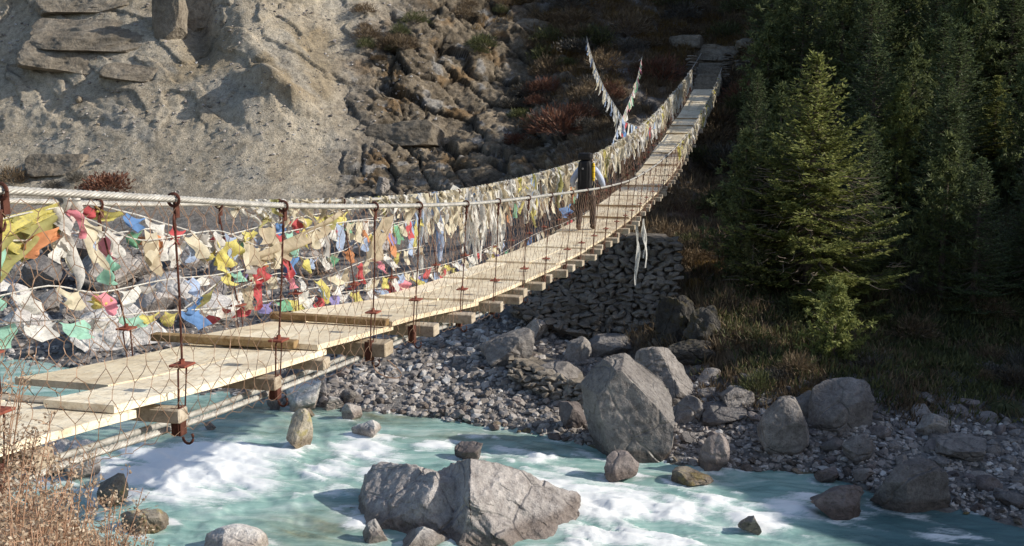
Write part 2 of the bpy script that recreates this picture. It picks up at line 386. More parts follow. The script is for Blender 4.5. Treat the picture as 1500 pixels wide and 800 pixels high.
# a few broad buttresses in the left cliff
fold = np.exp(-((X - 330 - 1.0 * (100 * (8 - T))) / 55) ** 2) * sstep(7.1, 8.2, T)
disp += scree * (.7 * np.exp(-((X - 400 + 40 * (T - 8)) / 75) ** 2) * sstep(6.6, 7.6, T) - 1.2 * np.exp(-((X - 300 + 10 * wob) / 32) ** 2) * sstep(7.8, 8.6, T))
ledge = np.exp(-((X - 405) / 38) ** 2) * np.exp(-((T - 7.62 + (X - 405) * .0045) / .12) ** 2)
disp += scree * 1.1 * ledge
disp += veg * (.55 * fbm(P * .25 + 3, 4) + .18 * fbm(P * 1.3, 3))
rk = veg * sstep(.25, .6, fbm(P * .33 + 77, 3)) * (1 - sstep(980, 1080, X))
disp += rk * (.6 * blocky)
disp += bank * (.10 * fbm(P * .9, 3)) + near * .10 * fbm(P * .9, 4)
nostep = np.exp(-((X - 1040) / 34) ** 4) * np.exp(-((T - 7.9) / .55) ** 4)
disp = disp * (1 - nostep) - .25 * nostep
P = P + Nn * disp[:, None]
# ----- albedo per vertex
n_a = fbm(P * .35 + 2, 4); n_b = fbm(P * 1.7 + 8, 4); n_c = fbm(P * 5 + 1, 3)
scol = lerp3((.35, .295, .222), (.53, .46, .36), np.clip(.5 + .55 * n_a + .35 * n_b, 0, 1))
ochre = sstep(.05, .5, fbm(P * .18 + 60, 3) + .25 * wob2) * sstep(6.8, 7.6, T)
scol = lerp3(scol, (.3, .235, .15), ochre * .7)
cr = np.abs(perlin(PS * np.array([.16, .16, .5]) + .5 * fbm(P * .3, 3)[:, None])); crm = sstep(6.6, 7.2, T) * sstep(.0, .35, fbm(P * .14 + 33, 2) + .15)
scol = scol * (1 - .55 * (1 - sstep(.0, .035, cr)) * crm)[:, None]
scol = lerp3(scol, (.42, .385, .33), sstep(.3, .6, fbm(PS * np.array([.2, .2, .35]) + 71, 3)) * .6)
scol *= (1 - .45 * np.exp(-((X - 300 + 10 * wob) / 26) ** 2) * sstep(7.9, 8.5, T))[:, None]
jcol = lerp3((.10, .08, .058), (.33, .27, .2), np.clip(.45 + .5 * n_a + .5 * n_b + .3 * n_c, 0, 1))
jcol = lerp3(jcol, (.22, .14, .07), sstep(.15, .6, fbm(P * .5 + 90, 3)) * .75)
jcol = lerp3(jcol, (.38, .37, .36), sstep(.42, .6, fbm(P * .8 + 190, 3)) * .6)
jcol *= (1 - .75 * np.clip(crack * 2.6, 0, 1))[:, None]
vcol = lerp3((.08, .06, .04), (.2, .145, .09), np.clip(.5 + .7 * n_b + .4 * n_a, 0, 1))
vcol = lerp3(vcol, (.13, .055, .035), sstep(.3, .7, fbm(P * .4 + 50, 3)) * .5)
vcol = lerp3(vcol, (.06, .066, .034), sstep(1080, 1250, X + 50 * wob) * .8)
vcol = lerp3(vcol, (.19, .18, .17), np.clip(rk * 1.0, 0, 1) * np.clip(.55 + n_b, 0, 1))
bcol = lerp3((.13, .12, .115), (.28, .262, .25), np.clip(.5 + .5 * n_c + .4 * n_b, 0, 1))
bedc = lerp3((.1, .095, .06), (.22, .19, .1), np.clip(.5 + .6 * n_b, 0, 1))
ncol = lerp3((.14, .115, .085), (.27, .235, .19), np.clip(.5 + .6 * n_b + .3 * n_c, 0, 1))
C = bcol.copy()
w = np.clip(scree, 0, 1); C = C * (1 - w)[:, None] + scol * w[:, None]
w = np.clip(jag, 0, 1); C = C * (1 - w)[:, None] + jcol * w[:, None]
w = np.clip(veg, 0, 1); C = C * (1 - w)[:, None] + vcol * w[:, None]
w = sstep(2.2, 2.8, T) * (1 - sstep(3.9, 4.02, T)); C = C * (1 - w)[:, None] + bedc * w[:, None]
C = C * (1 - near)[:, None] + ncol * near[:, None]
i, j = np.meshgrid(np.arange(nt_ - 1), np.arange(nu_ - 1), indexing='ij')
TF = np.stack([i * nu_ + j, i * nu_ + j + 1, (i + 1) * nu_ + j + 1, (i + 1) * nu_ + j], -1).reshape(-1, 4)
# apron behind the viewpoint joins on as part of the same sheet
k0 = len(P); ring = P[:nu_].copy()
ap = [ring]
for yy, zz in ((-4, -1.7), (-20, 2), (-60, 14), (-250, 70)):
    q = ring.copy(); q[:, 0] = ring[:, 0] * (1 + abs(yy) * .55); q[:, 1] = yy; q[:, 2] = zz + .1 * np.sin(q[:, 0]); ap.append(q)
AV = np.concatenate(ap[1:]); idx = np.vstack([np.arange(nu_)] + [k0 + r * nu_ + np.arange(nu_) for r in range(4)])
AF = np.concatenate([np.stack([idx[r + 1, :-1], idx[r + 1, 1:], idx[r, 1:], idx[r, :-1]], -1) for r in range(4)])
PV = np.vstack([P, AV]); CV = np.vstack([C, np.tile([.2, .17, .13], (len(AV), 1))])
vegf = np.concatenate([veg, np.zeros(len(AV))]); rockf = np.concatenate([np.clip(jag + rk, 0, 1), np.zeros(len(AV))])
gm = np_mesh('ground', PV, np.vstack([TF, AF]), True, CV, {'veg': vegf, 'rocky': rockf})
m, nt, b = new_mat('gorge_ground'); p = wpos(nt)
ac = N(nt, 'ShaderNodeAttribute', attribute_name='Col').outputs['Color']
n2 = noise(nt, 3.2, 6, .7, p); n3 = noise(nt, 14, 5, .7, p)
c = mix(nt, ac, ramp(nt, n2, [(.3, (.55, .53, .5)), (.5, (1, 1, 1)), (.72, (1.35, 1.33, 1.3))]), .85, 'MULTIPLY')
c = mix(nt, c, ramp(nt, n3, [(.32, (.5, .48, .46)), (.52, (1, 1, 1)), (.7, (1.4, 1.4, 1.4))]), .7, 'MULTIPLY')
vo = N(nt, 'ShaderNodeTexVoronoi'); vo.inputs['Scale'].default_value = 4.2; nt.links.new(p, vo.inputs['Vector'])
sp = mrange(nt, vo.outputs['Distance'], .12, .2, .55, 0)
c = mix(nt, c, mix(nt, (.1, .09, .08), (.38, .36, .33), vo.outputs['Color']), math_(nt, 'MULTIPLY', math_(nt, 'MULTIPLY', sp, .8), mrange(nt, noise(nt, .5, 3, .6, p), .45, .62)))
nt.links.new(c, b.inputs['Base Color']); b.inputs['Roughness'].default_value = .95
h = math_(nt, 'ADD', math_(nt, 'MULTIPLY', n2, .8), math_(nt, 'MULTIPLY', n3, .35))
h = math_(nt, 'ADD', h, math_(nt, 'MULTIPLY', sp, .25))
bump(nt, b, h, .7, .3); M['ground'] = m
ground = link('ground', gm, m); tag(ground, kind='structure')
bvh = BVHTree.FromPolygons([tuple(v) for v in PV.tolist()], np.vstack([TF, AF]).tolist())
def ground_hit(px, py):
    r = ray(px, py); h = bvh.ray_cast(Vector((0, 0, 0)), Vector(r), 500)
    q = np.array(h[0]) if h[0] is not None else at(px, py, 60)
    if q[2] < WATER: q = at_z(px, py, WATER)
    return q
def ground_z(x, y):
    h = bvh.ray_cast(Vector((x, y, 60)), Vector((0, 0, -1)), 200)
    return h[0].z if h[0] is not None else -8

# ------------------------------------------------------------------ rocks
def icosphere(n):
    t = (1 + 5 ** .5) / 2
    v = np.array([[-1, t, 0], [1, t, 0], [-1, -t, 0], [1, -t, 0], [0, -1, t], [0, 1, t], [0, -1, -t], [0, 1, -t], [t, 0, -1], [t, 0, 1], [-t, 0, -1], [-t, 0, 1]], float)
    f = np.array([[0, 11, 5], [0, 5, 1], [0, 1, 7], [0, 7, 10], [0, 10, 11], [1, 5, 9], [5, 11, 4], [11, 10, 2], [10, 7, 6], [7, 1, 8], [3, 9, 4], [3, 4, 2], [3, 2, 6], [3, 6, 8], [3, 8, 9], [4, 9, 5], [2, 4, 11], [6, 2, 10], [8, 6, 7], [9, 8, 1]])
    v /= np.linalg.norm(v, axis=1)[:, None]
    for _ in range(n):
        e = np.concatenate([f[:, [0, 1]], f[:, [1, 2]], f[:, [2, 0]]]); e.sort(axis=1)
        ue, inv = np.unique(e, axis=0, return_inverse=True); inv = inv.ravel()
        mid = v[ue].mean(1); mid /= np.linalg.norm(mid, axis=1)[:, None]
        k = len(v); v = np.vstack([v, mid]); m_ = len(f); a, b_, c = inv[:m_] + k, inv[m_:2 * m_] + k, inv[2 * m_:] + k
        f = np.vstack([np.stack([f[:, 0], a, c], 1), np.stack([f[:, 1], b_, a], 1), np.stack([f[:, 2], c, b_], 1), np.stack([a, b_, c], 1)])
    return v, f
ICO = {n: icosphere(n) for n in range(0, 7)}
def cut(V, n, d, soft=.0):
    n = np.asarray(n, float); n = n / np.linalg.norm(n); k = V @ n - d
    return V - np.where(k > 0, k * (1 - soft), 0)[:, None] * n
def rock(sub, scale, seed, ncut=13, dmin=.42, dmax=.8, rough=.06, planes=(), round_=.05, nf=1.6):
    r = np.random.default_rng(seed); V, Fc = ICO[sub]; V = V.copy()
    for n, d in planes: V = cut(V, n, d, round_)
    for _ in range(ncut):
        n = r.normal(size=3); V = cut(V, n, r.uniform(dmin, dmax), round_)
    o = r.uniform(-50, 50, 3)
    if rough:
        nrm = V / (np.linalg.norm(V, axis=1)[:, None] + 1e-9)
        V = V + nrm * (rough * fbm(V * nf + o, 4) + rough * .5 * fbm(V * nf * 3 + o, 3, ridged=True) * .4)[:, None]
    return V * np.asarray(scale), Fc
def rotz(V, a): c, s = math.cos(a), math.sin(a); return V @ np.array([[c, s, 0], [-s, c, 0], [0, 0, 1]])
def rot(V, ax, a): return V @ np.array(Matrix.Rotation(a, 3, ax)).T

def place_rock(label, x, yb, w, h, mat, seed, sub=4, depth=None, ratio=.8, name='boulder', rz=None, tilt=0, group=None, sink=.22, cat='boulder', **k):
    """rock whose silhouette is w x h photo pixels standing at photo point (x, yb), resting on the ground or riverbed"""
    q = ground_hit(x, yb) if depth is None else at(x, yb, depth)
    s = q[1] / F / math.cos(PITCH)
    ww = w * s; hh = h * s * 1.04
    V, Fc = rock(sub, (1, 1, 1), seed, **k)
    if rz is None: rz = (seed * 1.7) % 6.28
    V = rotz(V, rz)
    if tilt: V = rot(V, 'Y', tilt)
    V -= (V.max(0) + V.min(0)) / 2; ext = V.max(0) - V.min(0)
    V *= np.array([ww, ww * ratio, hh * (1 + sink)]) / ext
    V[:, 2] += hh * (1 + sink) / 2 - hh * sink
    cen = np.array([q[0], q[1] + ww * ratio * (.46 if name == 'rock_slab' else .38), q[2]])
    if q[2] < -6.9: WR.append((q[0], cen[1], ww / 2, ww * ratio / 2))
    o = link(name, np_mesh(name, V, Fc, True), M[mat], None, cen)
    o.data.set_sharp_from_angle(angle=R(38))
    return tag(o, label, cat, group)

WR = []
# hero boulder in the foreground: a leaning left block and a large ridged main block, one rock
def hero():
    V1, F1 = rock(6, (1, 1, 1), 11, ncut=3, dmin=.85, dmax=.95, rough=.045, round_=.03, nf=2.4,
                  planes=[((.50, -.42, .75), .50), ((-.86, -.30, .42), .50), ((.02, -.9, .42), .62), ((.1, .6, .8), .62), ((.95, -.2, .25), .80), ((-.35, -.85, .2), .66), ((-.2, .1, 1), .86)])
    V1 = V1 * np.array([2.1, 2.0, 2.3]) + np.array([.55, -.1, -.5])
    V2, F2 = rock(6, (1, 1, 1), 5, ncut=3, dmin=.85, dmax=.95, rough=.045, round_=.03, nf=2.2,
                  planes=[((-.42, -.35, .84), .52), ((-.35, -.9, .3), .60), ((.4, -.5, .8), .72), ((-.92, -.2, .3), .66), ((.2, .3, .95), .64)])
    V2 = V2 * np.array([1.65, 1.5, 2.0]) + np.array([-.95, .25, -.42])
    V = np.vstack([V1, V2]); Fc = np.vstack([F1, F2 + len(V1)])
    # diagonal bedding grooves on the face
    a_, b_ = V[:, 0] * .55 + V[:, 2] * .83, V[:, 0] * .83 - V[:, 2] * .55
    g = fbm(np.stack([a_ * 5, b_ * 1.1, V[:, 1] * 1.4], 1), 5, ridged=True); g2 = fbm(V * 1.3, 3)
    V[:, 1] += .055 * g + .08 * g2; V[:, 2] += .03 * g
    q = at_z(684, 800, WATER); V[:, 2] *= 1.3 / V[:, 2].max()
    me = np_mesh('boulder', V, Fc, True); o = link('boulder', me, M['boulder'], None, (q[0] - .12, q[1] + 1.15, WATER))
    me.set_sharp_from_angle(angle=R(30)); WR.append((o.location.x - .1, o.location.y, 2.15, 1.7))
    tag(o, 'huge pinkish grey boulder with a peaked ridged top in the rapids at the front', 'boulder')
hero()
# (label, x, y_bottom, w, h, mat, seed, kwargs)
TALL = [((-1, -.25, .06), .62), ((.82, -.2, .6), .44), ((-.12, -1, .22), .55), ((.1, -.1, 1), .78), ((0, 1, 0), .6), ((.9, 0, -.35), .62), ((-.6, -.2, .75), .76)]
for a in [
 ('tall leaning slab of brown grey boulder at the river edge, biggest on the far bank', 924, 674, 142, 140, 'greyrock', 3, dict(sub=6, planes=TALL, ncut=3, dmin=.82, dmax=.95, rz=0, tilt=R(-13), ratio=.75, rough=.05)),
 ('flat-topped dark speckled boulder tilted right behind the tall leaning slab', 980, 596, 100, 82, 'darkrock', 8, dict(sub=5, tilt=R(25), rz=0, planes=[((.5, -.3, .8), .5), ((-.5, -.8, .1), .6)], ncut=4)),
 ('rounded dark boulder with a pale streak on its left, at the water edge', 1152, 676, 80, 92, 'darkrock', 21, dict(sub=5, ncut=9, dmin=.55)),
 ('broad dark lichen-spotted boulder at the foot of the wooded slope', 1236, 636, 94, 74, 'darkrock', 14, dict(sub=5, ncut=9, dmin=.52)),
 ('large dark purple grey wedge boulder half in the river at the right', 1342, 752, 118, 74, 'darkrock', 17, dict(sub=5, rz=.3, tilt=R(16), ratio=.7)),
 ('brown rock with a pale ridge sitting in the river, splashed on its left', 1232, 760, 94, 42, 'redrock', 31, dict(sub=5, rough=.1, ratio=.6)),
 ('grey boulder high on the gravel below the dark slope, lit edge on its right', 1370, 648, 50, 40, 'greyrock', 12, {}),
 ('long flattish dark grey boulder lying on the right bank above the wedge boulder', 1416, 680, 74, 34, 'darkrock', 41, {}),
 ('pyramid-shaped dark boulder wedged beneath the lichen-spotted one', 1261, 680, 52, 42, 'darkrock', 43, {}),
 ('small pink grey rock at the waterline left of the brown splashed rock', 1214, 708, 40, 22, 'redrock', 44, {}),
 ('low pale-topped rock at the waterline just above the brown splashed rock', 1268, 706, 34, 18, 'greyrock', 45, {}),
 ('dark reddish leaning rock dipping into the water right of the tall slab', 1048, 692, 44, 56, 'redrock', 46, dict(tilt=R(20))),
 ('mossy orange brown rock almost awash below the reddish leaning rock', 1016, 712, 64, 20, 'mossrock', 47, {}),
 ('rounded dark rock at the slope foot above the gravel gap', 1082, 602, 50, 32, 'darkrock', 48, {}),
 ('long dark rock lying in the gravel gap between tall slab and streaked boulder', 1064, 625, 66, 28, 'darkrock', 49, {}),
 ('dark rock behind the gravel gap with a rounded back', 1012, 618, 52, 34, 'darkrock', 50, {}),
 ('brown wet rock at the foot of the tall slab, water running round it', 912, 706, 56, 40, 'redrock', 51, dict(rough=.1)),
 ('small dark rock between the tall slab and the gravel spit', 840, 630, 42, 40, 'redrock', 52, {}),
 ('broad grey boulder with a flat slanting top in the middle of the gravel', 742, 540, 84, 54, 'greyrock', 53, dict(sub=5, rz=0, planes=[((-.3, -.2, .9), .5)])),
 ('grey rounded rock under the golden grass, above the slanting boulder', 784, 500, 46, 32, 'greyrock', 54, {}),
 ('grey green overhanging slab between stone wall and tall slab', 893, 530, 88, 34, 'darkrock', 55, dict(sub=5)),
 ('grey rock tucked under the left end of the overhanging slab', 848, 532, 44, 36, 'greyrock', 56, {}),
 ('low dark rock with cobbled top in the middle of the gravel slope', 806, 575, 96, 36, 'darkrock', 57, dict(rough=.1)),
 ('brown wet rock awash in the rapids left of the gravel point', 686, 676, 44, 26, 'redrock', 58, {}),
 ('flat white rock shining in the shallows below the walkway', 534, 644, 46, 26, 'palerock', 59, {}),
 ('tall mottled cream and brown rock standing in the shallows', 436, 660, 40, 60, 'mossrock', 60, dict(sub=5, ratio=.9)),
 ('cream knob of rock perched behind the tall mottled rock', 447, 614, 26, 14, 'mossrock', 61, {}),
 ('pale rounded boulder at the waterline below the third bracket', 442, 604, 56, 44, 'palerock', 62, dict(sub=5, rough=.09)),
 ('small upright pinkish rock beside the pale rounded boulder', 470, 586, 18, 36, 'boulder', 63, {}),
 ('brown and white pointed rock in the shallows', 514, 616, 32, 24, 'boulder', 64, {}),
 ('small pale cobble at the water edge, right of the pale rounded boulder', 490, 600, 28, 18, 'palerock', 65, {}),
 ('small dark grey rock at the water edge below the deck', 510, 592, 28, 20, 'greyrock', 66, {}),
 ('little brown stone alone in the green shallows', 306, 630, 18, 12, 'boulder', 67, {}),
 ('brown rounded rock against the left foot of the huge foreground boulder', 514, 788, 44, 40, 'boulder', 68, dict(depth=19.6)),
 ('small angular stone with white top in front of the huge boulder', 548, 808, 40, 44, 'palerock', 69, dict(depth=18.2)),
 ('pale flat stone in front of the huge boulder at the picture bottom', 620, 818, 78, 38, 'palerock', 70, dict(depth=17.8)),
 ('pale dome of rock at the bottom edge, left of the huge boulder', 340, 822, 98, 42, 'palerock', 71, dict(depth=17.6, sub=5, ncut=4, dmin=.75)),
 ('white foam-washed rock in the rapids at the right', 1100, 782, 34, 26, 'greyrock', 72, {}),
 ('large grey block with a flat top on the far bank behind the netting', 142, 428, 110, 60, 'greyrock', 80, dict(sub=5, rz=.2, ncut=6)),
 ('dark block leaning behind the netting at the far left bank', 60, 425, 70, 46, 'darkrock', 81, {}),
 ('big white-topped boulder at the far waterline behind the netting', 170, 512, 150, 56, 'palerock', 82, dict(sub=5)),
 ('grey rounded rock left of the white-topped boulder', 62, 462, 46, 36, 'greyrock', 83, {}),
 ('pinkish rock on the far bank above the white-topped boulder', 222, 462, 64, 36, 'boulder', 84, {}),
 ('dark rubble block in the shade behind the netting', 196, 412, 56, 34, 'darkrock', 85, {}),
 ('tan boulder behind the coloured flags and netting', 300, 440, 60, 34, 'boulder', 86, {}),
 ('white sunlit rock below the deck planks at the near bank', 62, 700, 76, 48, 'palerock', 90, dict(sub=5)),
 ('white rock beside the foam, right of the sunlit near bank rock', 112, 706, 60, 56, 'palerock', 91, dict(sub=5)),
 ('mossy yellow rock at the near water edge', 158, 742, 54, 44, 'mossrock', 92, dict(sub=5)),
 ('flat olive mossy rock at the tips of the dry shrub', 206, 782, 76, 28, 'mossrock', 93, {}),
 ('pale rock in front of the first deck board', 30, 676, 50, 26, 'palerock', 94, {}),
 ('grey stone under the walkway bracket with cable passing over it', 400, 600, 24, 44, 'boulder', 95, {}),
 ('big pale grey boulder behind the netting, just left of the second hanger', 250, 455, 90, 52, 'palerock', 130, dict(sub=5)),
 ('flat grey boulder at the back of the far bank under the flags at the left', 100, 385, 90, 34, 'greyrock', 131, dict(sub=5)),
 ('large rounded grey boulder behind the netting between second and third hanger', 340, 415, 84, 46, 'greyrock', 132, dict(sub=5)),
 ('pale blocky boulder low behind the far deck edge', 300, 478, 90, 40, 'palerock', 133, dict(sub=5)),
 ('dark grey boulder behind the netting right of the third hanger', 450, 405, 70, 34, 'greyrock', 134, dict(sub=5)),
 ('grey angular boulder far back beneath the scree, left of the walker', 480, 360, 60, 28, 'greyrock', 135, dict(sub=5)),
 ('white streaked boulder at the left picture edge beside the water', 20, 492, 80, 40, 'palerock', 136, dict(sub=5)),
 ('brown grey boulder on the far bank half hidden by the orange flag', 262, 392, 60, 34, 'boulder', 137, dict(sub=5)),
 ('pale boulder at the foot of the scree behind the fourth hanger', 540, 375, 64, 30, 'boulder', 138, dict(sub=5)),
 ('pinkish boulder beside the far water behind the first deck section', 120, 470, 70, 36, 'boulder', 139, dict(sub=5)),
 ]:
    lab, x, yb, w_, h_, mt, sd, kw = a
    kk = dict(sub=4, rough=.06); kk.update(kw)
    place_rock(lab, x, yb, w_, h_, mt, sd, **kk)

# cliff slabs, upper left
SL = [((-.2, -.9, .5), .55), ((0, .2, 1), .5), ((0, -.3, -1), .55), ((.9, -.3, 0), .85)]
for lab, x, yb, w_, h_, sd, tl, mt in [
 ('long tilted tan slab, uppermost but one of the ledges at the upper left', 140, 82, 250, 56, 101, R(9), 'slab'),
 ('pale flat-faced slab jutting from the scree below the long tilted slab', 105, 112, 200, 64, 102, R(19), 'slab'),
 ('dark topmost ledge at the upper left corner of the cliff', 130, 24, 200, 44, 103, R(6), 'slab'),
 ('upright tan pillar of rock right of the tilted ledges', 246, 60, 50, 84, 104, R(-12), 'slab'),
 ('ochre block of rock in the dark cleft', 292, 50, 62, 70, 105, R(-8), 'slab'),
 ('wedge of broken slabs below the right end of the ledges', 190, 122, 110, 30, 106, R(24), 'slab'),
 ('rounded pale bedrock hump by the dark bushes at the left', 80, 262, 110, 34, 107, 0, 'slab'),
 ('pale block standing out in the fractured cliff', 590, 218, 120, 40, 108, R(-6), 'slab'),
 ('grey lone block at the foot of the cliff', 560, 284, 22, 24, 110, 0, 'greyrock'),
 ('large grey slab roofing the top of the steps', 1050, 92, 84, 26, 111, R(8), 'slab'),
 ('smaller grey rock left of the slab above the steps', 1008, 72, 50, 20, 112, 0, 'slab'),
 ('grey rock ledge in the brown slope right of the steps', 1118, 72, 70, 16, 113, R(12), 'slab'),
 ('whitish rock patch high in the brown slope', 790, 55, 80, 28, 114, R(26), 'slab'),
 ('grey outcrop bulging beneath the golden tussock', 992, 506, 62, 70, 115, R(-6), 'outcrop'),
 ('dark mossy outcrop right of the grey bulging one, under the slope', 1034, 512, 64, 60, 117, R(8), 'outcrop'),
 ('low dark mossy ledge under the two outcrops beside the wall', 1012, 536, 96, 34, 118, 0, 'outcrop'),
 ]:
    place_rock(lab, x, yb, w_, h_, mt, sd, sub=5, ratio=.7, tilt=tl, rz=0, planes=SL if mt == 'slab' else (), ncut=5 if mt == 'slab' else 12, dmin=.7 if mt == 'slab' else .5, dmax=.95 if mt == 'slab' else .85, rough=.08 if mt == 'slab' else .16, name='rock_slab' if mt == 'slab' else 'boulder', cat='rock', sink=.3, round_=.05)

# countable small rocks on the banks (copies of nine shapes)
protos = []
for s in range(9):
    V, Fc = rock(3, (1, .85, .7), 200 + s, ncut=9, dmin=.5, dmax=.85, rough=.05)
    me = np_mesh('river_rock', V, Fc, True); me.set_sharp_from_angle(angle=R(40)); protos.append(me)
used = []
def scatter(n, region, size, mats, label, group):
    k = 0; tries = 0
    while k < n and tries < n * 30:
        tries += 1; x, y = region(); q = ground_hit(x, y)
        r = size() * q[1] / F
        if any((q[0] - u[0]) ** 2 + (q[1] - u[1]) ** 2 < (.8 * (r + u[2])) ** 2 for u in used): continue
        used.append((q[0], q[1], r)); k += 1
        me = protos[random.randrange(9)]
        o = bpy.data.objects.new('river_rock', me); col.objects.link(o)
        if not me.materials: me.materials.append(M['greyrock'])
        o.material_slots[0].link = 'OBJECT'; o.material_slots[0].material = M[random.choice(mats)]
        o.location = (q[0], q[1] + r * .3, q[2] + r * .22); o.rotation_euler = (random.uniform(-.5, .5), random.uniform(-.5, .5), random.uniform(0, 6.28))
        sc = r * random.uniform(.8, 1.1); o.scale = (sc * random.uniform(.85, 1.3), sc, sc * random.uniform(.75, 1.15))
        tag(o, label, 'rock', group)
def poly_region(yfun, x0, x1):
    def f():
        x = random.uniform(x0, x1); a, b_ = yfun(x); return x, random.uniform(a, b_)
    return f
wl = lambda x: np.interp(x, cx, [520 if c < 0 else 524 if c == 0 else {200: 566, 400: 590, 600: 606, 750: 628, 900: 655, 1040: 685, 1200: 690, 1350: 735, 1500: 765}.get(c, 850) for c in cx])
bt = lambda x: np.interp(x, [0, 200, 400, 600, 750, 900, 1040, 1200, 1350, 1500], [400, 415, 428, 440, 480, 510, 560, 572, 600, 612])
szs = lambda a, b_: (lambda: a + (b_ - a) * random.random() ** 2.2)
scatter(120, poly_region(lambda x: (bt(x) - 12, wl(x) - 2), 1000, 1500), szs(8, 30), ['darkrock', 'darkrock', 'greyrock', 'redrock'], 'small dark angular rock among the rubble of the shaded right bank', 'rocks on the shaded right bank')
scatter(80, poly_region(lambda x: (bt(x) + 15, wl(x) - 4), 480, 880), szs(5, 13), ['boulder', 'greyrock', 'greyrock', 'redrock'], 'small pinkish grey rock on the sunlit gravel under the walkway', 'rocks on the sunlit gravel spit')
scatter(75, poly_region(lambda x: (bt(x) - 20, wl(x) - 2), -20, 430), szs(7, 22), ['boulder', 'greyrock', 'palerock', 'greyrock'], 'grey rock of the far bank seen through the netting', 'rocks on the far bank behind the netting')
scatter(40, poly_region(lambda x: (wl(x) - 4, wl(x) + 5), 560, 1500), szs(5, 12), ['mossrock', 'redrock', 'darkrock'], 'small wet rock lying along the far waterline', 'wet rocks along the waterline')
scatter(15, poly_region(lambda x: (120, 270), 30, 470), szs(4, 9), ['slab', 'greyrock'], 'loose grey stone lying on the scree of the cliff', 'loose stones on the scree')

# ------------------------------------------------------------------ river
wu = np.linspace(-.9, 1.2, 860); wy = np.concatenate([np.geomspace(7, 30, 430), np.linspace(30.05, 52, 120)])
WU, WY = np.meshgrid(wu, wy); W = np.stack([WU * WY, WY, np.full(WU.shape, WATER)], -1).reshape(-1, 3)
FD = np.array([.875, -.484]); FP = np.array([.484, .875])        # flow direction, across
def blob(lst, W):
    r = np.zeros(len(W))
    for x, y, rx, ry, s in lst:
        c = at_z(x, y, WATER); ex = at_z(x + rx, y, WATER)[0] - c[0]; ey = at_z(x, y - ry, WATER)[1] - c[1]
        d = ((W[:, 0] - c[0]) / ex) ** 2 + ((W[:, 1] - c[1]) / ey) ** 2
        r = np.maximum(r, s * np.exp(-d))
    return r
foamB = [(520, 770, 26, 14, .6), (600, 690, 40, 10, .7), (850, 790, 40, 20, .9), (270, 690, 120, 40, 1.2), (230, 695, 85, 34, 1.15), (330, 668, 75, 20, .8), (180, 670, 55, 22, .95), (350, 715, 70, 20, .7), (420, 655, 50, 16, .5), (520, 665, 55, 22, .85), (565, 690, 45, 22, .9), (480, 690, 55, 16, .6), (530, 634, 22, 7, .8), (500, 720, 40, 14, .55),
         (640, 655, 40, 8, .6), (735, 662, 40, 9, .8), (795, 672, 40, 9, .8), (830, 690, 40, 12, .6), (800, 710, 60, 22, .7), (880, 735, 90, 26, 1.1), (960, 750, 80, 24, .9), (900, 780, 90, 18, 1.0), (1040, 735, 50, 14, .6), (1110, 765, 40, 22, 1.1), (1060, 780, 60, 15, .6), (1150, 745, 45, 14, .85), (1085, 745, 45, 10, .6), (1180, 730, 30, 8, .5), (990, 790, 70, 16, .8), (700, 640, 30, 6, .4), (1390, 780, 45, 14, .33), (1180, 790, 50, 10, .4)]
shal = [(470, 775, 90, 26, .9), (380, 600, 120, 16, .85), (560, 612, 90, 12, .95), (700, 640, 90, 10, .8), (800, 655, 60, 10, .7), (420, 625, 60, 14, .6), (250, 625, 60, 12, .5), (1010, 700, 60, 8, .8), (1240, 735, 60, 8, .8), (600, 640, 40, 8, .5), (230, 640, 90, 12, .5)]
fo = blob(foamB, W); sh = blob(shal, W)
a_ = W[:, :2] @ FD; c_ = W[:, :2] @ FP
Q = np.stack([a_, c_, 0 * a_], 1)
warp = fbm(Q * .35, 2)
st1 = fbm(np.stack([a_ * .45 + warp, c_ * 1.5 + warp, 0 * a_], 1), 4); st2 = fbm(np.stack([a_ * 1.0, c_ * 4.2 + warp, 0 * a_ + 3], 1), 4)
foam = np.clip(fo * 1.35 * (.8 + .7 * st1 + .4 * st2) - .08, 0, 1)
foam = np.maximum(foam, .55 * sstep(.42, .75, st1 + .35 * st2 + .25 * fo) * sstep(.05, .3, fo + .12))
wave = .10 * st1 + .05 * st2 + .05 * fbm(np.stack([a_ * .9, c_ * 1.2, 0 * a_ + 9], 1), 3)
ring = np.zeros(len(W))
for (rx_, ry_, ra, rb) in WR + [(u[0], u[1] + u[2] * .3, u[2], u[2]) for u in used if u[2] > .12]:
    dx, dy = W[:, 0] - rx_, W[:, 1] - ry_; near_ = np.abs(dx) + np.abs(dy) < 4 * (ra + rb)
    e = np.sqrt((dx[near_] / ra) ** 2 + (dy[near_] / rb) ** 2); al = (dx[near_] * FD[0] + dy[near_] * FD[1]) / max(ra, rb); ac = (dx[near_] * FP[0] + dy[near_] * FP[1]) / max(ra, rb)
    v = np.exp(-((e - 1.0) * min(ra, rb) / .16) ** 2) * (.75 - .25 * np.clip(al, -1, 1)) + .6 * np.exp(-((np.abs(ac) - .85) / .22) ** 2) * sstep(-.2, .3, al) * (1 - sstep(.8, 2.6, al))
    ring[near_] = np.maximum(ring[near_], v)
ringf = ring * (.35 + .65 * np.clip(blob([(300, 690, 300, 70, 1), (560, 670, 260, 45, 1), (900, 740, 260, 70, 1), (1180, 745, 140, 40, .8)], W), 0, 1))
foam = np.maximum(foam, np.clip(ringf * (.75 + .7 * st2 + .4 * st1), 0, 1) * .95)
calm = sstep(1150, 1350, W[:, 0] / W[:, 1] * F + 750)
W[:, 2] += wave * (.45 + .45 * np.clip(fo, 0, 1)) * (1 - .6 * calm) + .02 * np.clip(fo, 0, 1) * st2 + .05 * np.clip(fo, 0, 1) * fbm(np.stack([a_ * .9 + warp, c_ * 1.7, 0 * a_ + 20], 1), 3, ridged=True)
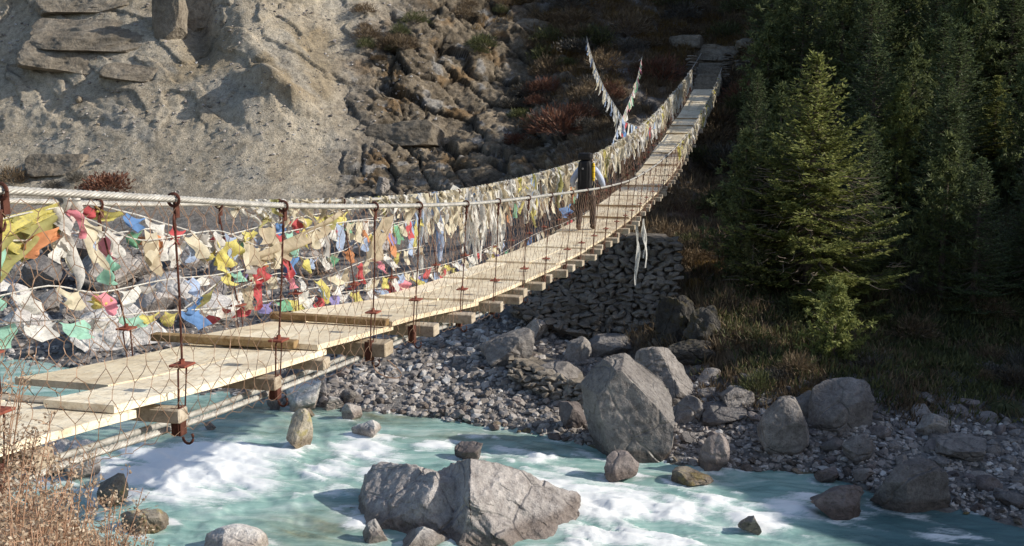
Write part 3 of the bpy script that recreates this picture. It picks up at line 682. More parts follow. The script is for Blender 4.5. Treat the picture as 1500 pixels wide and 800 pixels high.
nw = len(wu); i, j = np.meshgrid(np.arange(len(wy) - 1), np.arange(nw - 1), indexing='ij')
WF = np.stack([i * nw + j, i * nw + j + 1, (i + 1) * nw + j + 1, (i + 1) * nw + j], -1).reshape(-1, 4)
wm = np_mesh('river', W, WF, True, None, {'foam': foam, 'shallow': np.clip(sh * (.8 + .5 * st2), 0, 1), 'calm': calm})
m, nt, b = new_mat('glacial_river_water'); p = wpos(nt)
fa = N(nt, 'ShaderNodeAttribute', attribute_name='foam').outputs['Fac']; sa = N(nt, 'ShaderNodeAttribute', attribute_name='shallow').outputs['Fac']
ca = N(nt, 'ShaderNodeAttribute', attribute_name='calm').outputs['Fac']
mp = N(nt, 'ShaderNodeMapping'); mp.inputs['Rotation'].default_value[2] = R(29); mp.inputs['Scale'].default_value = (.6, 2.3, 1); nt.links.new(p, mp.inputs[0])
w1 = noise(nt, 1.0, 5, .65, mp.outputs[0], .6); w2 = noise(nt, 6, 8, .78, mp.outputs[0], .9); w3 = noise(nt, 2.5, 4, .65, p)
teal = ramp(nt, w1, [(.3, (.16, .31, .29)), (.5, (.32, .5, .46)), (.72, (.6, .73, .69))])
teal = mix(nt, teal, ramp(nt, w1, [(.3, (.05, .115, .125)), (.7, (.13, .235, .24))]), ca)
bed = ramp(nt, w3, [(.34, (.07, .075, .04)), (.5, (.16, .15, .085)), (.66, (.3, .27, .14))])
c = mix(nt, teal, bed, math_(nt, 'MULTIPLY', sa, .85))
ff = math_(nt, 'ADD', fa, math_(nt, 'MULTIPLY', math_(nt, 'SUBTRACT', w2, .5), 1.1))
ff = math_(nt, 'MULTIPLY', mrange(nt, ff, .12, .68), mrange(nt, fa, .0, .25))
c = mix(nt, c, (.92, .93, .93), ff)
nt.links.new(c, b.inputs['Base Color']); nt.links.new(mrange(nt, ff, 0, 1, .1, .8), b.inputs['Roughness'])
b.inputs['IOR'].default_value = 1.33; b.inputs['Specular IOR Level'].default_value = .5
hh = math_(nt, 'ADD', math_(nt, 'MULTIPLY', w1, .6), math_(nt, 'MULTIPLY', w2, .35))
bump(nt, b, hh, .32, .2); M['water'] = m
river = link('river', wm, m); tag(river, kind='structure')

# pebbles: uncountable
def pebbles(n, region, size, name, seed, mat):
    r = np.random.default_rng(seed); V0, F0 = ICO[1]; pts = []
    while len(pts) < n:
        x, y = region(); q = ground_hit(x, y); pts.append((*q, size() * q[1] / F))
    pts = np.array(pts); k = len(V0)
    sh = np.stack([cut(cut(cut(V0 * (1 + .18 * r.normal(size=(k, 1))), r.normal(size=3), .6), r.normal(size=3), .6), r.normal(size=3), .55) for _ in range(24)])
    pick = r.integers(0, 24, n); ang = r.uniform(0, 6.28, n); sc = np.stack([r.uniform(.8, 1.4, n), r.uniform(.7, 1.1, n), r.uniform(.5, .9, n)], 1) * pts[:, 3:4]
    A = sh[pick] * sc[:, None]; ca_, sa_ = np.cos(ang)[:, None], np.sin(ang)[:, None]
    A = np.stack([A[..., 0] * ca_ - A[..., 1] * sa_, A[..., 0] * sa_ + A[..., 1] * ca_, A[..., 2]], -1) + pts[:, None, :3] + np.array([0, 0, .15]) * pts[:, None, 3:4]
    Fc = (F0[None] + (np.arange(n) * k)[:, None, None]).reshape(-1, 3)
    o = link(name, np_mesh(name, A.reshape(-1, 3), Fc, False), mat); return o
m, nt, b = new_mat('gravel_stones')
r_ = N(nt, 'ShaderNodeNewGeometry').outputs['Random Per Island']
c = ramp(nt, r_, [(0, (.15, .132, .122)), (.35, (.27, .24, .222)), (.7, (.385, .345, .32)), (.93, (.48, .45, .43)), (1, (.62, .6, .58))])
c = mix(nt, c, ramp(nt, noise(nt, 25, 3, .6, wpos(nt)), [(.3, (.7, .7, .7)), (.65, (1.15, 1.15, 1.15))]), .7, 'MULTIPLY')
nt.links.new(c, b.inputs['Base Color']); b.inputs['Roughness'].default_value = .9; M['gravel'] = m
g = pebbles(6800, poly_region(lambda x: (bt(x) - 12, wl(x) + 3), 470, 900), (lambda: 1.3 + 7.5 * random.random() ** 4.5), 'gravel', 5, M['gravel']); tag(g, 'grey pebbles and cobbles of the sunlit gravel spit', 'gravel', kind='stuff')
g = pebbles(4300, poly_region(lambda x: (bt(x) - 6 + random.random() * 24, wl(x) + 2), 860, 1520), szs(1.8, 7), 'gravel', 6, M['gravel']); tag(g, 'dark cobbles and pebbles of the shaded right bank', 'gravel', kind='stuff')
g = pebbles(2400, poly_region(lambda x: (bt(x) - 70, wl(x) + 2), -60, 480), szs(1.6, 6.5), 'gravel', 8, M['gravel']); tag(g, 'grey rubble of the far bank behind the netting', 'gravel', kind='stuff')
g = pebbles(2600, poly_region(lambda x: (5, 285), -40, 640), (lambda: .7 + 2.2 * random.random() ** 5), 'scree', 9, M['gravel']); tag(g, 'small stones scattered over the grey scree cliff', 'scree', kind='stuff')

# ------------------------------------------------------------------ dry-stone retaining wall
def stone_wall(name, label, pts_base, pts_top, sw, sh_, seed, mat, lean=.1):
    """rows of rough stones between a base line and a top line (world points)"""
    r = np.random.default_rng(seed); B = np.asarray(pts_base, float); Tt = np.asarray(pts_top, float)
    mb = MB(); Lw = np.linalg.norm(np.diff(B, axis=0), axis=1).sum()
    V0, F0 = ICO[2]
    s_ = np.linspace(0, 1, len(B)); f_ = lambda A, t: np.array([np.interp(t, s_, A[:, k]) for k in range(3)])
    H = np.linalg.norm(Tt - B, axis=1).max(); rows = max(2, int(H / sh_))
    for k in range(rows + 1):
        t = r.uniform(0, .03)
        while t < 1:
            wd = sw * r.uniform(.55, 1.5); v = (k + r.uniform(-.25, .25)) / rows
            p_ = f_(B, min(1, t + wd / Lw / 2)) * (1 - v) + f_(Tt, min(1, t + wd / Lw / 2)) * v
            A = V0.copy()
            for q in range(11): A = cut(A, r.normal(size=3), r.uniform(.4, .75), 0)
            A = A * np.array([wd * .72, .26, sh_ * r.uniform(.6, 1.05)]); A = rotz(A, r.uniform(-.3, .3)); A = rot(A, 'Y', r.uniform(-.18, .18))
            mb.add(A + p_ + np.array([0, r.uniform(-.09, .06), 0]), F0); t += wd / Lw
    # solid core behind the face
    G = np.stack([B + np.array([0, .05, -.2]), Tt + np.array([0, .05, -.12]), Tt + np.array([0, 2.5, -.1])]); mb.grid(G)
    o = mb.build(name, mat); return tag(o, label, 'stone wall')
cxs = [748, 830, 910, 992]
base = [at(x, y, d) for x, y, d in zip(cxs, (455, 480, 505, 512), (31.5, 30.8, 30.2, 29.6))]
top = [at(x, y, d) for x, y, d in zip(cxs, (392, 366, 348, 352), (33.5, 33.2, 32.6, 31.6))]
stone_wall('retaining_wall', 'dry-stone retaining wall of grey stones beneath the far half of the walkway', base, top, .3, .17, 3, M['wallstone'])
base2 = [at(x, y, d) for x, y, d in zip((745, 800, 860), (545, 575, 602), (27.6, 26.6, 25.8))]
top2 = [at(x, y, d) for x, y, d in zip((745, 800, 860), (525, 545, 566), (28.2, 27.2, 26.3))]
stone_wall('retaining_wall', 'low crumbling course of stacked stones in the middle of the gravel slope', base2, top2, .24, .13, 5, M['wallstone'])

# ------------------------------------------------------------------ the bridge
AX = R(14.5); OFF = np.array([-4.2, 0.]); BD = np.array([math.sin(AX), math.cos(AX)]); BP = np.array([math.cos(AX), -math.sin(AX)])
kL = [-6, 0, 3, 5.5, 6.9, 8.9, 10.45, 13.4, 16.5, 20, 23, 26, 30, 35.2, 39.2, 42, 48.7, 54.5, 59, 66]
kz = [-.7, -1.2, -1.43, -1.63, -1.78, -1.94, -2.06, -2.34, -2.48, -2.61, -2.64, -2.62, -2.48, -2.22, -1.83, -1.45, -.5, .36, 1.08, 2.3]
def zdeck(L): return hermite(kL, np.array(kz), np.atleast_1d(np.asarray(L, float)))
rn = ([-6, 0, 2, 4.9, 6.25, 7.54, 9.4, 12.4, 14.7, 18.2, 21.8, 25.3, 29.3, 35, 41.9, 48, 53.7, 62.3, 66], [.6, .15, -.05, -.35, -.5, -.65, -.82, -1.05, -1.18, -1.36, -1.52, -1.6, -1.53, -1.25, -.72, .05, .85, 2.5, 3.3])
rf = ([-6, 0, 2, 6.5, 8.4, 13.6, 15.3, 17.3, 20.6, 26.4, 29, 34.4, 40.5, 47.9, 56, 63, 66], [.6, .15, -.05, -.56, -.75, -1.12, -1.2, -1.26, -1.3, -1.26, -1.16, -.84, -.31, .59, 1.74, 2.95, 3.5])
def zrail(L, side): k, z = rn if side > 0 else rf; return hermite(k, np.array(z), np.atleast_1d(np.asarray(L, float)))
def bp(L, s, z):
    L = np.atleast_1d(np.asarray(L, float)); L, s, z = np.broadcast_arrays(L, np.asarray(s, float), np.asarray(z, float))
    return np.stack([OFF[0] + L * BD[0] + s * BP[0], OFF[1] + L * BD[1] + s * BP[1], z], -1)
def bpt(L, s, dz=0.): return bp(L, s, zdeck(L) + dz)[0]
def plane_hit(px, py, s):
    """photo ray on the vertical plane at lateral offset s of the bridge -> L, z"""
    r = ray(px, py); t = (OFF @ BP + s) / (r[:2] @ BP); return t * (r[:2] @ BD) - OFF @ BD, t * r[2]
D3 = np.array([*BD, 0]); P3 = np.array([*BP, 0]); Z3 = np.array([0, 0, 1.])
SR = .74                                               # rail offset
bridge = empty('suspension_bridge', tuple(bpt(3, 0)), 'long sagging suspension footbridge of pale planks with steel cables and wire netting', 'bridge')
org = np.array(bridge.location)
def bpart(mb, name, mat, parent=bridge, smooth=False):
    me = mb.mesh(name, smooth); me.transform(Matrix.Translation(-Vector(org))); return link(name, me, M[mat], parent)

def twisted(mb, L0, L1, s, zf, rad, strands=6, pitch=.22, step=.035, k=5):
    L = np.arange(L0, L1, step); Cc = bp(L, s, zf(L)); T = np.gradient(Cc, axis=0); T /= np.linalg.norm(T, axis=1)[:, None]
    A = np.cross(T, Z3); A /= np.linalg.norm(A, axis=1)[:, None]; B = np.cross(A, T)
    for q in range(strands):
        a = 2 * np.pi * (L / pitch + q / strands)
        mb.tube(Cc + rad * .58 * (np.cos(a)[:, None] * A + np.sin(a)[:, None] * B), rad * .46, k)
for side in (1, -1):
    mb = MB(); zf = lambda L: zrail(L, side)
    rr = .021
    twisted(mb, 0, 15.5, side * SR, zf, rr, step=.03)
    L = np.arange(15.4, 66, .4); mb.tube(bp(L, side * SR, zf(L)), rr, 8)
    L = np.linspace(-6, .1, 8); mb.tube(bp(L, side * SR, zf(L)), rr, 8)
    bpart(mb, 'handrail_cable', 'rope', smooth=True)
for s in (.52, .4, -.4, -.52):
    mb = MB(); zf = lambda L: zdeck(L) - .20
    if s > .5: twisted(mb, 0, 15.5, s, zf, .022, step=.035)
    else: L = np.linspace(0, 15.6, 40); mb.tube(bp(L, s, zf(L)), .021, 8)
    L = np.arange(15.4, 64, .4); mb.tube(bp(L, s, zf(L)), .021, 8)
    L = np.linspace(-6, .1, 8); mb.tube(bp(L, s, zf(L)), .021, 8)
    bpart(mb, 'deck_cable', 'rope', smooth=True)
# crossbeams (photo stations first, then regular)
st = [4.4, 5.15, 6.3, 7.5, 8.35, 9.42, 10.65, 11.85, 13.27]
while st[-1] < 58.5: st.append(st[-1] + random.uniform(.6, 1.0))
st = [2.2, 3.3] + st
for Lb in st[:100]:
    ov = random.uniform(.63, .68) if Lb < 9 else random.uniform(.68, .86); hw = random.uniform(.05, .07) if Lb < 9 else random.uniform(.07, .095) if Lb < 30 else .07; hh = random.uniform(.04, .055) if Lb < 9 else random.uniform(.05, .065)
    yaw = random.uniform(-.06, .06); a = P3 * math.cos(yaw) + D3 * math.sin(yaw); d_ = D3 * math.cos(yaw) - P3 * math.sin(yaw)
    mb = MB(); mb.box(bpt(Lb, (ov - .78) / 2, -.045 - hh - .005), a * (ov + .78) / 2, d_ * hw, Z3 * hh, .008); bpart(mb, 'crossbeam', 'beam')
# deck: sections of long planks, near end lapped over the section before
ends = [-5, -1.6, 1.2, 3.6, 5.9, 8.5, 10.05]
while ends[-1] < 57: ends.append(ends[-1] + random.uniform(2.0, 2.9))
ends.append(59.6)
splits = [(-.6, -.27), (-.262, .12), (.125, .6)]
for e0, e1 in zip(ends[:-1], ends[1:]):
    lift = .055 if e0 < 12 else .03
    joint = random.uniform(-.05, .05)
    for (s0, s1) in splits:
        sk = random.uniform(-.02, .02); a0 = e0 - .12 + random.uniform(-.05, .05) + (.55 if (e0 == 5.9 and s0 < 0) else 0) ; a1 = e1 + .02 + random.uniform(-.04, .04)
        n = 9; L = np.linspace(a0, a1, n); t = np.linspace(0, 1, n)
        z = zdeck(L) + lift * (1 - t) + random.uniform(-.004, .004); wj0 = s0 + joint * (0 if s0 > -.6 else 1) ; wj1 = s1 + (random.uniform(-.04, .02) if s1 == .6 else 0)
        th = .045
        ring = [bp(L, wj0, z), bp(L, wj1, z), bp(L, wj1, z - th), bp(L, wj0, z - th)]
        mb = MB(); G = np.stack(ring + [ring[0]]); mb.grid(np.swapaxes(G, 0, 1))
        for q in (0, -1):
            c4 = np.array([ring[k][q] for k in range(4)]); mb.add(c4, [[0, 1, 2, 3]] if q == 0 else [[3, 2, 1, 0]])
        bpart(mb, 'deck_plank', 'deck')
for e0 in ends[4:]:                                       # battens across the joints
    if e0 > 58: break
    a0, a1 = (-.85, .42) if abs(e0 - 8.5) < .01 else (-.62, .6)
    yaw = random.uniform(-.05, .05) if e0 > 6 else 0
    a = P3 * math.cos(yaw) + D3 * math.sin(yaw); hz = .03 if e0 < 12 else .018
    if e0 in (5.9,) or (e0 > 12 and random.random() < .6): continue
    mb = MB(); mb.box(bpt(e0 - .2, (a0 + a1) / 2, .062 if e0 < 12 else .05), a * (a1 - a0) / 2, D3 * (.045 if e0 < 12 else .025), Z3 * hz, .006); bpart(mb, 'batten', 'batten')
# hangers
HN = [4.87, 6.21, 7.54, 9.21, 10.34, 11.88, 13.22, 14.82, 16.27, 17.92]
while HN[-1] < 57.5: HN.append(HN[-1] + random.uniform(1.3, 1.5))
HN = [2.1, 3.5] + HN
def torus(mb, c, n_, r, tr, k=14):
    n_ = np.asarray(n_, float) / np.linalg.norm(n_); a = np.cross(n_, Z3); a /= np.linalg.norm(a); b_ = np.cross(n_, a)
    t = np.linspace(0, 2 * np.pi, k + 1); mb.tube(np.asarray(c) + r * (np.cos(t)[:, None] * a + np.sin(t)[:, None] * b_), tr, 6, False)
for side in (1, -1):
    for L in HN:
        Lb = L + random.uniform(-.05, .17); zr = float(zrail(L, side)[0]); zd = float(zdeck(Lb)[0]); s0 = side * SR; s1 = side * .66
        tr = .0068 if L < 20 else .009
        top_ = bp(L, s0, zr - .10)[0]; pl_ = bp(Lb, s1, zd + .22)[0]
        mid = (top_ + pl_) / 2 + np.array([random.uniform(-.012, .012), 0, 0])
        mb = MB(); mb.tube([top_, mid, pl_], tr, 6)
        for e in (-1, 1): mb.tube([pl_ - D3 * .0, pl_ + D3 * .045 * e - Z3 * .02, bp(Lb, side * .64, zd - .10)[0] + D3 * .034 * e], tr * .9, 6)
        h = bpart(mb, 'hanger', 'rust')
        mb = MB(); torus(mb, bp(L, s0, zr - .135)[0], BP[0] * np.array([1, 0, 0]) + np.array([0, BP[1], 0]) + D3 * .5, .045, .007)
        torus(mb, bp(L, s0, zr - .005)[0], D3, .036, .009)
        mb.box(bp(L + .025, s0, zr - .06)[0], P3 * .008, D3 * .02, Z3 * .05); bpart(mb, 'ring', 'rust', h)
        mb = MB(); mb.box(pl_, P3 * .055, D3 * .06, Z3 * .007, .003); mb.tube([pl_, pl_ + Z3 * .035], .016, 6); bpart(mb, 'plate', 'rustplate', h)
        mb = MB(); c0 = bp(Lb, side * .64, zd - .13)[0]
        mb.box(c0, P3 * .010, D3 * .034, Z3 * .09, .004)
        for e in (-1, 1): mb.box(c0 - P3 * side * .028 + D3 * .034 * e, P3 * .024, D3 * .005, Z3 * .085)
        t = np.linspace(0, np.pi * 1.2, 9); mb.tube(c0 - Z3 * .10 + P3 * side * .0 + np.stack([.035 * (1 - np.cos(t)) * BP[0] * side, .035 * (1 - np.cos(t)) * BP[1] * side, -.04 * np.sin(t)], 1), .008, 6)
        bpart(mb, 'bracket', 'rust', h)
# hexagonal wire netting on both sides
def netting(side, L0, L1, cell, rad, seed):
    r = np.random.default_rng(seed); mb = MB(); hx = cell; 
    nx = int((L1 - L0) / (1.5 * hx)); ny = int(1.5 / (math.sqrt(3) * hx))
    def node(a, b_):    # lattice coords -> L, v
        L = L0 + a; v = b_
        nz = fbm(np.array([[L * 1.7 + side * 9, v * 2.2, seed], [L * 1.7 + 50, v * 2.2, seed + 7], [L * 1.1 + 90, v, seed + 3]]), 2)
        zt = float(zrail(L, side)[0]) - .02; zb = float(zdeck(L)[0]) - .18
        L2 = L + nz[0] * .10; v2 = np.clip(v + nz[1] * .06, 0, 1.02)
        s = SR - .09 * v2 ** 1.5 + .05 * math.sin(math.pi * v2) * (nz[2] * 1.5 + .3)
        return bp(L2, side * s, zt + (zb - zt) * v2)[0]
    rows = 9
    cache = {}
    def nd(i, j):
        if (i, j) not in cache:
            # brick-pattern hexagons: i counts half cells along L, j rows
            off = .28 if (i + j) % 2 else -.28
            cache[(i, j)] = node(i * hx * .87, (j + off + .3) / rows)
        return cache[(i, j)]
    n_i = int((L1 - L0) / (hx * .87)); segs = []
    for i in range(n_i):
        for j in range(rows + 1):
            segs.append((nd(i, j), nd(i + 1, j)))
            if (i + j) % 2 and j < rows: segs.append((nd(i, j), nd(i, j + 1)))
    segs = [q for q in segs if r.random() > .015]
    A = np.array([q[0] for q in segs]); B = np.array([q[1] for q in segs]); mdp = (A + B) / 2 + r.normal(scale=.006, size=A.shape)
    T_ = B - A; T_ /= np.linalg.norm(T_, axis=1)[:, None]
    e1 = np.cross(T_, P3); e1 /= np.linalg.norm(e1, axis=1)[:, None] + 1e-9; e2 = np.cross(T_, e1)
    rings = []
    for c0 in (A, mdp, B):
        for q in range(3):
            an = q * 2.0944; rings.append(c0 + rad * (math.cos(an) * e1 + math.sin(an) * e2))
    V = np.stack(rings, 1).reshape(-1, 3); n = len(A); f = []
    for lv in (0, 1):
        for q in range(3): f.append([lv * 3 + q, lv * 3 + (q + 1) % 3, lv * 3 + 3 + (q + 1) % 3, lv * 3 + 3 + q])
    mb.add(V, (np.array(f)[None] + (np.arange(n) * 9)[:, None, None]).reshape(-1, 4))
    bpart(mb, 'wire_netting', 'wire')
netting(1, 1.5, 26, .105, .0024, 1); netting(1, 26, 58, .16, .0045, 2)
netting(-1, 1.5, 26, .105, .0028, 3); netting(-1, 26, 58, .16, .0045, 4)
# loose wire coil dangling below the deck
mb = MB(); q0 = bpt(9.3, .8, -.2); t = np.linspace(0, 1, 16)
mb.tube(q0 + np.stack([.12 * np.sin(t * 5), -.05 * t, -.16 * np.sin(t * 3.1)], 1), .005, 5); bpart(mb, 'loose_wire', 'wire')

# end posts, steps and wall at the far end
def stone_stack(name, label, c, w_, d_, h_, seed, cat, mat):
    r = np.random.default_rng(seed); mb = MB(); z = -.4; V0, F0 = ICO[2]
    while z < h_:
        hh = r.uniform(.1, .18)
        for q in range(max(1, int(w_ / .45))):
            A = V0.copy()
            for k in range(7): A = cut(A, r.normal(size=3), r.uniform(.5, .75), .08)
            k_ = max(1, int(w_ / .45)); A = A * np.array([w_ / k_ * .75, d_ * .65, hh * .8]); A = rotz(A, AX * -1 + r.uniform(-.12, .12))
            off = (q + .5) / k_ * w_ - w_ / 2
            mb.add(A + np.array([BP[0] * off, BP[1] * off, z + hh / 2]) + r.normal(scale=.02, size=3), F0)
        z += hh
    o = mb.build(name, mat, None, False, c); return tag(o, label, cat)
for s, lab, hgt in ((-1.0, 'stone pillar anchoring the cables at the left of the far steps', 1.3), (1.0, 'stone pillar anchoring the cables at the right of the far steps', 1.5)):
    stone_stack('stone_pillar', lab, tuple(bp(62.2, s, float(zdeck(62.2)[0]) - .4)[0]), .5, .5, hgt + .5, int(5 + s), 'pillar', M['wallstone'])
c = bp(64, 2.4, 2.2)[0]; stone_stack('retaining_wall', 'short stacked stone wall right of the far pillar', (c[0], c[1], 1.2), 2.0, .5, 1.7, 21, 'stone wall', M['wallstone'])
m, nt, b = new_mat('worn_steps'); n = noise(nt, 6, 5, .7, wpos(nt)); nt.links.new(ramp(nt, n, [(.3, (.14, .115, .09)), (.7, (.36, .31, .25))]), b.inputs['Base Color']); bump(nt, b, n, .5, .05); M['steps'] = m
steps = empty('stone_steps', tuple(bp(60, 0, 1.0)[0]), 'flight of worn stone steps climbing from the far end of the walkway', 'steps')
so = np.array(steps.location)
for k in range(8):
    L = 59.9 + k * .62; z = 1.16 + k * .235
    V, Fc = rock(3, (1, 1, 1), 300 + k, ncut=6, dmin=.8, dmax=.95, rough=.03, planes=[((0, 0, 1), .35), ((0, -1, 0), .6), ((0, 0, -1), .5), ((1, 0, 0), .85), ((-1, 0, 0), .85)])
    V = rotz(V * np.array([.9, .62, .42]), -AX); me = np_mesh('step', V, Fc, False)
    q = bp(L, random.uniform(-.06, .06), z - .16)[0] - so; link('step', me, M['steps'], steps, tuple(q))

# ------------------------------------------------------------------ prayer flags and scarves
def flag_mesh(A, B, drop, amp=.03, seed=0, taper=0., lean=(0, 0)):
    """cloth hanging from edge A-B (world), drop metres, wind-blown"""
    r = np.random.default_rng(seed); A, B = np.asarray(A, float), np.asarray(B, float); nu, nv = 7, 8
    G = np.zeros((nv, nu, 3)); nrm = np.cross(B - A, Z3); nrm /= np.linalg.norm(nrm) + 1e-9; ph = r.uniform(0, 6, 4); lat = (B - A) / (np.linalg.norm(B - A) + 1e-9)
    for i_ in range(nv):
        v = i_ / (nv - 1)
        for j_ in range(nu):
            u = j_ / (nu - 1); uu = .5 + (u - .5) * (1 - taper * v)
            p_ = A + (B - A) * uu - Z3 * drop * v * (1 - .12 * math.sin(u * 5 + ph[3])) - Z3 * .03 * math.sin(math.pi * u)
            p_ = p_ + nrm * amp * (v ** .7) * (math.sin(u * 7 + ph[0] + v * 3) + .6 * math.sin(v * 9 + ph[1] + u * 4)) + lat * (lean[0] * v + .03 * math.sin(v * 6 + ph[2])) + nrm * lean[1] * v
            G[i_, j_] = p_
    return G
def cord_pts(knots, n=14, sag=.0):
    K = np.asarray(knots, float); t = np.concatenate([[0], np.cumsum(np.linalg.norm(np.diff(K, axis=0), axis=1))])
    tt = np.linspace(0, t[-1], max(n, int(t[-1] / .1))); return hermite(t, K, tt)
def flag_string(label, knots, colors, size=(.2, .2), gap=.03, seed=0, start=0., fold=.7, cords=True, group=None):
    """a cord with separate flags on it"""
    r = np.random.default_rng(seed); Pn = cord_pts(knots); t = np.concatenate([[0], np.cumsum(np.linalg.norm(np.diff(Pn, axis=0), axis=1))])
    root = empty('prayer_flag_string', tuple(Pn[0]), label, 'prayer flags', group); o0 = Pn[0]
    mb = MB(); mb.tube(Pn - o0, .0055, 5); mb.build('cord', M['c_white'], root)
    f_ = lambda q: np.array([np.interp(q, t, Pn[:, k]) for k in range(3)])
    q = start; i_ = 0
    while q < t[-1] - size[0] * .6 and i_ < 100:
        cname = colors[i_ % len(colors)]; i_ += 1
        wd = size[0] * r.uniform(.75, 1.25)
        if cname is None: q += wd; continue
        A, B = f_(q), f_(q + wd * r.uniform(.8, 1)); mb = MB(); dr = size[1] * r.uniform(.45, 1.25)
        G = flag_mesh(A - o0, B - o0, dr, .018 + .03 * r.random() * fold, int(r.integers(1e6)), r.uniform(0, .7) * fold, (r.normal() * .09, r.normal() * .06))
        mb.grid(G); mb.build('flag', M['c_' + cname], root, True); q += wd + gap * r.uniform(.2, 2)
    return root
def far(px, py, s=-SR + .02): L, z = plane_hit(px, py, s); return bp(L, s, z)[0]
fs = lambda pts, s=-SR + .02: [far(x, y, s) for x, y in pts]
flag_string('upper string of bright flags just below the cable at the left, red after the knot', fs([(-30, 330), (40, 312), (112, 300), (190, 312), (250, 330), (330, 345), (420, 322), (520, 306)]),
            ['yellow', 'olive', 'yellow', 'red', 'yellow', 'blue', 'white', 'red', 'white', 'red', 'grey', 'yellow', 'tan', 'blue', 'red', 'yellow'], (.3, .13), .005, 1)
flag_string('second string of small mixed flags with a dangling pink and green one', fs([(-20, 352), (60, 350), (130, 338), (165, 342), (215, 335), (262, 350), (330, 352), (390, 345), (470, 330), (560, 318)]),
            ['mint', 'yellow', None, 'white', 'pale_blue', 'pink', None, 'green', 'cream', 'orange', 'white', 'pale_blue', 'grey', 'yellow', 'green', 'tan', 'pale_blue', 'cream', 'red'], (.18, .19), .03, 2)
flag_string('third string sagging across the netting with yellow, blue and white flags at its end', fs([(235, 340), (300, 362), (360, 375), (420, 372), (455, 378), (500, 368), (548, 340), (620, 318)]),
            ['orange', None, 'pale_blue', 'yellow', 'yellow', None, 'violet', 'yellow', 'cream', 'red', 'blue', 'yellow', 'pale_blue', 'white', 'green', 'cream'], (.2, .18), .03, 3)
flag_string('lowest string of flags along the far deck edge, mint and white at its left end', fs([(-30, 476), (60, 470), (150, 466), (230, 456), (280, 454), (330, 450), (400, 440), (470, 432), (540, 424), (600, 418)]),
            ['mint', 'white', 'mint', 'white', 'mint', 'yellow', 'yellow', 'blue', 'white', 'red', 'red', 'violet', 'green', 'yellow', 'white', 'red', 'violet', 'white', 'yellow', 'white', 'pale_blue', 'red', 'pink', 'cream'], (.3, .12), .01, 4, fold=.4)
flag_string('short steep string with a blue and an olive flag crossing the netting', fs([(398, 352), (340, 398), (305, 425), (270, 452)]), ['tan', 'grey', None, 'olive', 'blue', 'blue', 'olive'], (.3, .12), .02, 5)
flag_string('short string of violet, blue and white flags low against the netting at mid deck', fs([(600, 405), (640, 396), (680, 385), (730, 360)]), ['yellow', 'violet', 'blue', 'white', 'pale_blue', 'red', 'cream'], (.26, .16), .02, 6)
flag_string('string of mixed faded flags along the middle of the far netting', fs([(560, 330), (620, 320), (680, 312), (740, 300), (800, 285), (850, 268)]), ['orange', 'green', 'pale_blue', 'yellow', 'cream', 'white', 'cream', 'cream', 'tan', 'tan', 'cream', 'white', 'white', 'cream', 'pale_blue', 'cream', 'cream'], (.26, .36), .08, 7)
flag_string('string of green, red and blue flags low on the netting behind the walker', fs([(720, 380), (780, 345), (830, 325), (880, 300), (930, 262)]), ['red', 'cream', 'green', 'cream', None, 'tan', None, 'blue', 'white', 'cream', None, 'tan', 'cream', 'red'], (.3, .28), .3, 8)
flag_string('loose tangled string of cream rags just below the upper bright string', fs([(120, 318), (220, 352), (310, 338), (400, 362), (480, 330), (580, 322)], -SR + .05), ['cream', 'white', None, 'tan', 'white', 'cream', 'grey', 'white', 'pale_blue', 'cream'], (.2, .3), .04, 14)
flag_string('faded string of small white and tan rags in the middle of the netting', fs([(330, 430), (400, 402), (470, 408), (540, 380), (620, 360)], -SR + .05), ['white', 'tan', 'red', 'cream', 'pink', 'white', None, 'yellow', 'cream'], (.2, .2), .06, 15)
flag_string('long pale string sagging low across the left netting with green, white and pink rags', fs([(-30, 440), (60, 420), (150, 428), (240, 410), (320, 402), (400, 385)], -SR + .06), ['mint', 'white', None, 'cream', 'pink', 'white', 'grey', None, 'pale_blue', 'white', 'yellow'], (.22, .13), .05, 16)
flag_string('low string of white and pale blue rags just above the middle of the deck', fs([(440, 425), (520, 412), (600, 398), (680, 378), (740, 352)], -SR + .06), ['white', 'pale_blue', 'cream', 'white', None, 'red', 'white', 'cream', 'yellow'], (.26, .15), .03, 17)
# V of long strings from the far rail up to the cliff
a = far(912, 172)
up1 = at(857, 45, 66.); up2 = at(941, 82, 60.)
flag_string('long string of ragged white flags rising steeply to the cliff, left arm of the V', [a, a * .66 + up1 * .34 + np.array([0, 0, -.5]), a * .33 + up1 * .67 + np.array([0, 0, -.5]), up1], ['white', 'cream', 'grey', 'white', 'pale_blue', 'cream', 'white'], (.36, .5), .12, 9)
flag_string('short string of pale flags rising to the right, right arm of the V', [a, a * .5 + up2 * .5 + np.array([0, 0, -.3]), up2], ['white', 'pink', 'white', 'cream', 'green', 'grey'], (.36, .4), .2, 10)
flag_string('sagging string of red, blue and white flags between the V and the far rail', fs([(908, 175), (925, 182), (940, 186), (958, 176)]), ['white', 'blue', 'red', 'white', 'pale_blue'], (.5, .5), .1, 11)
flag_string('string of blue and white flags hanging from the foot of the V to the rail', [a, far(905, 188), far(898, 206)], ['pale_blue', 'blue', 'white', 'pale_blue', 'white'], (.3, .3), .03, 12)
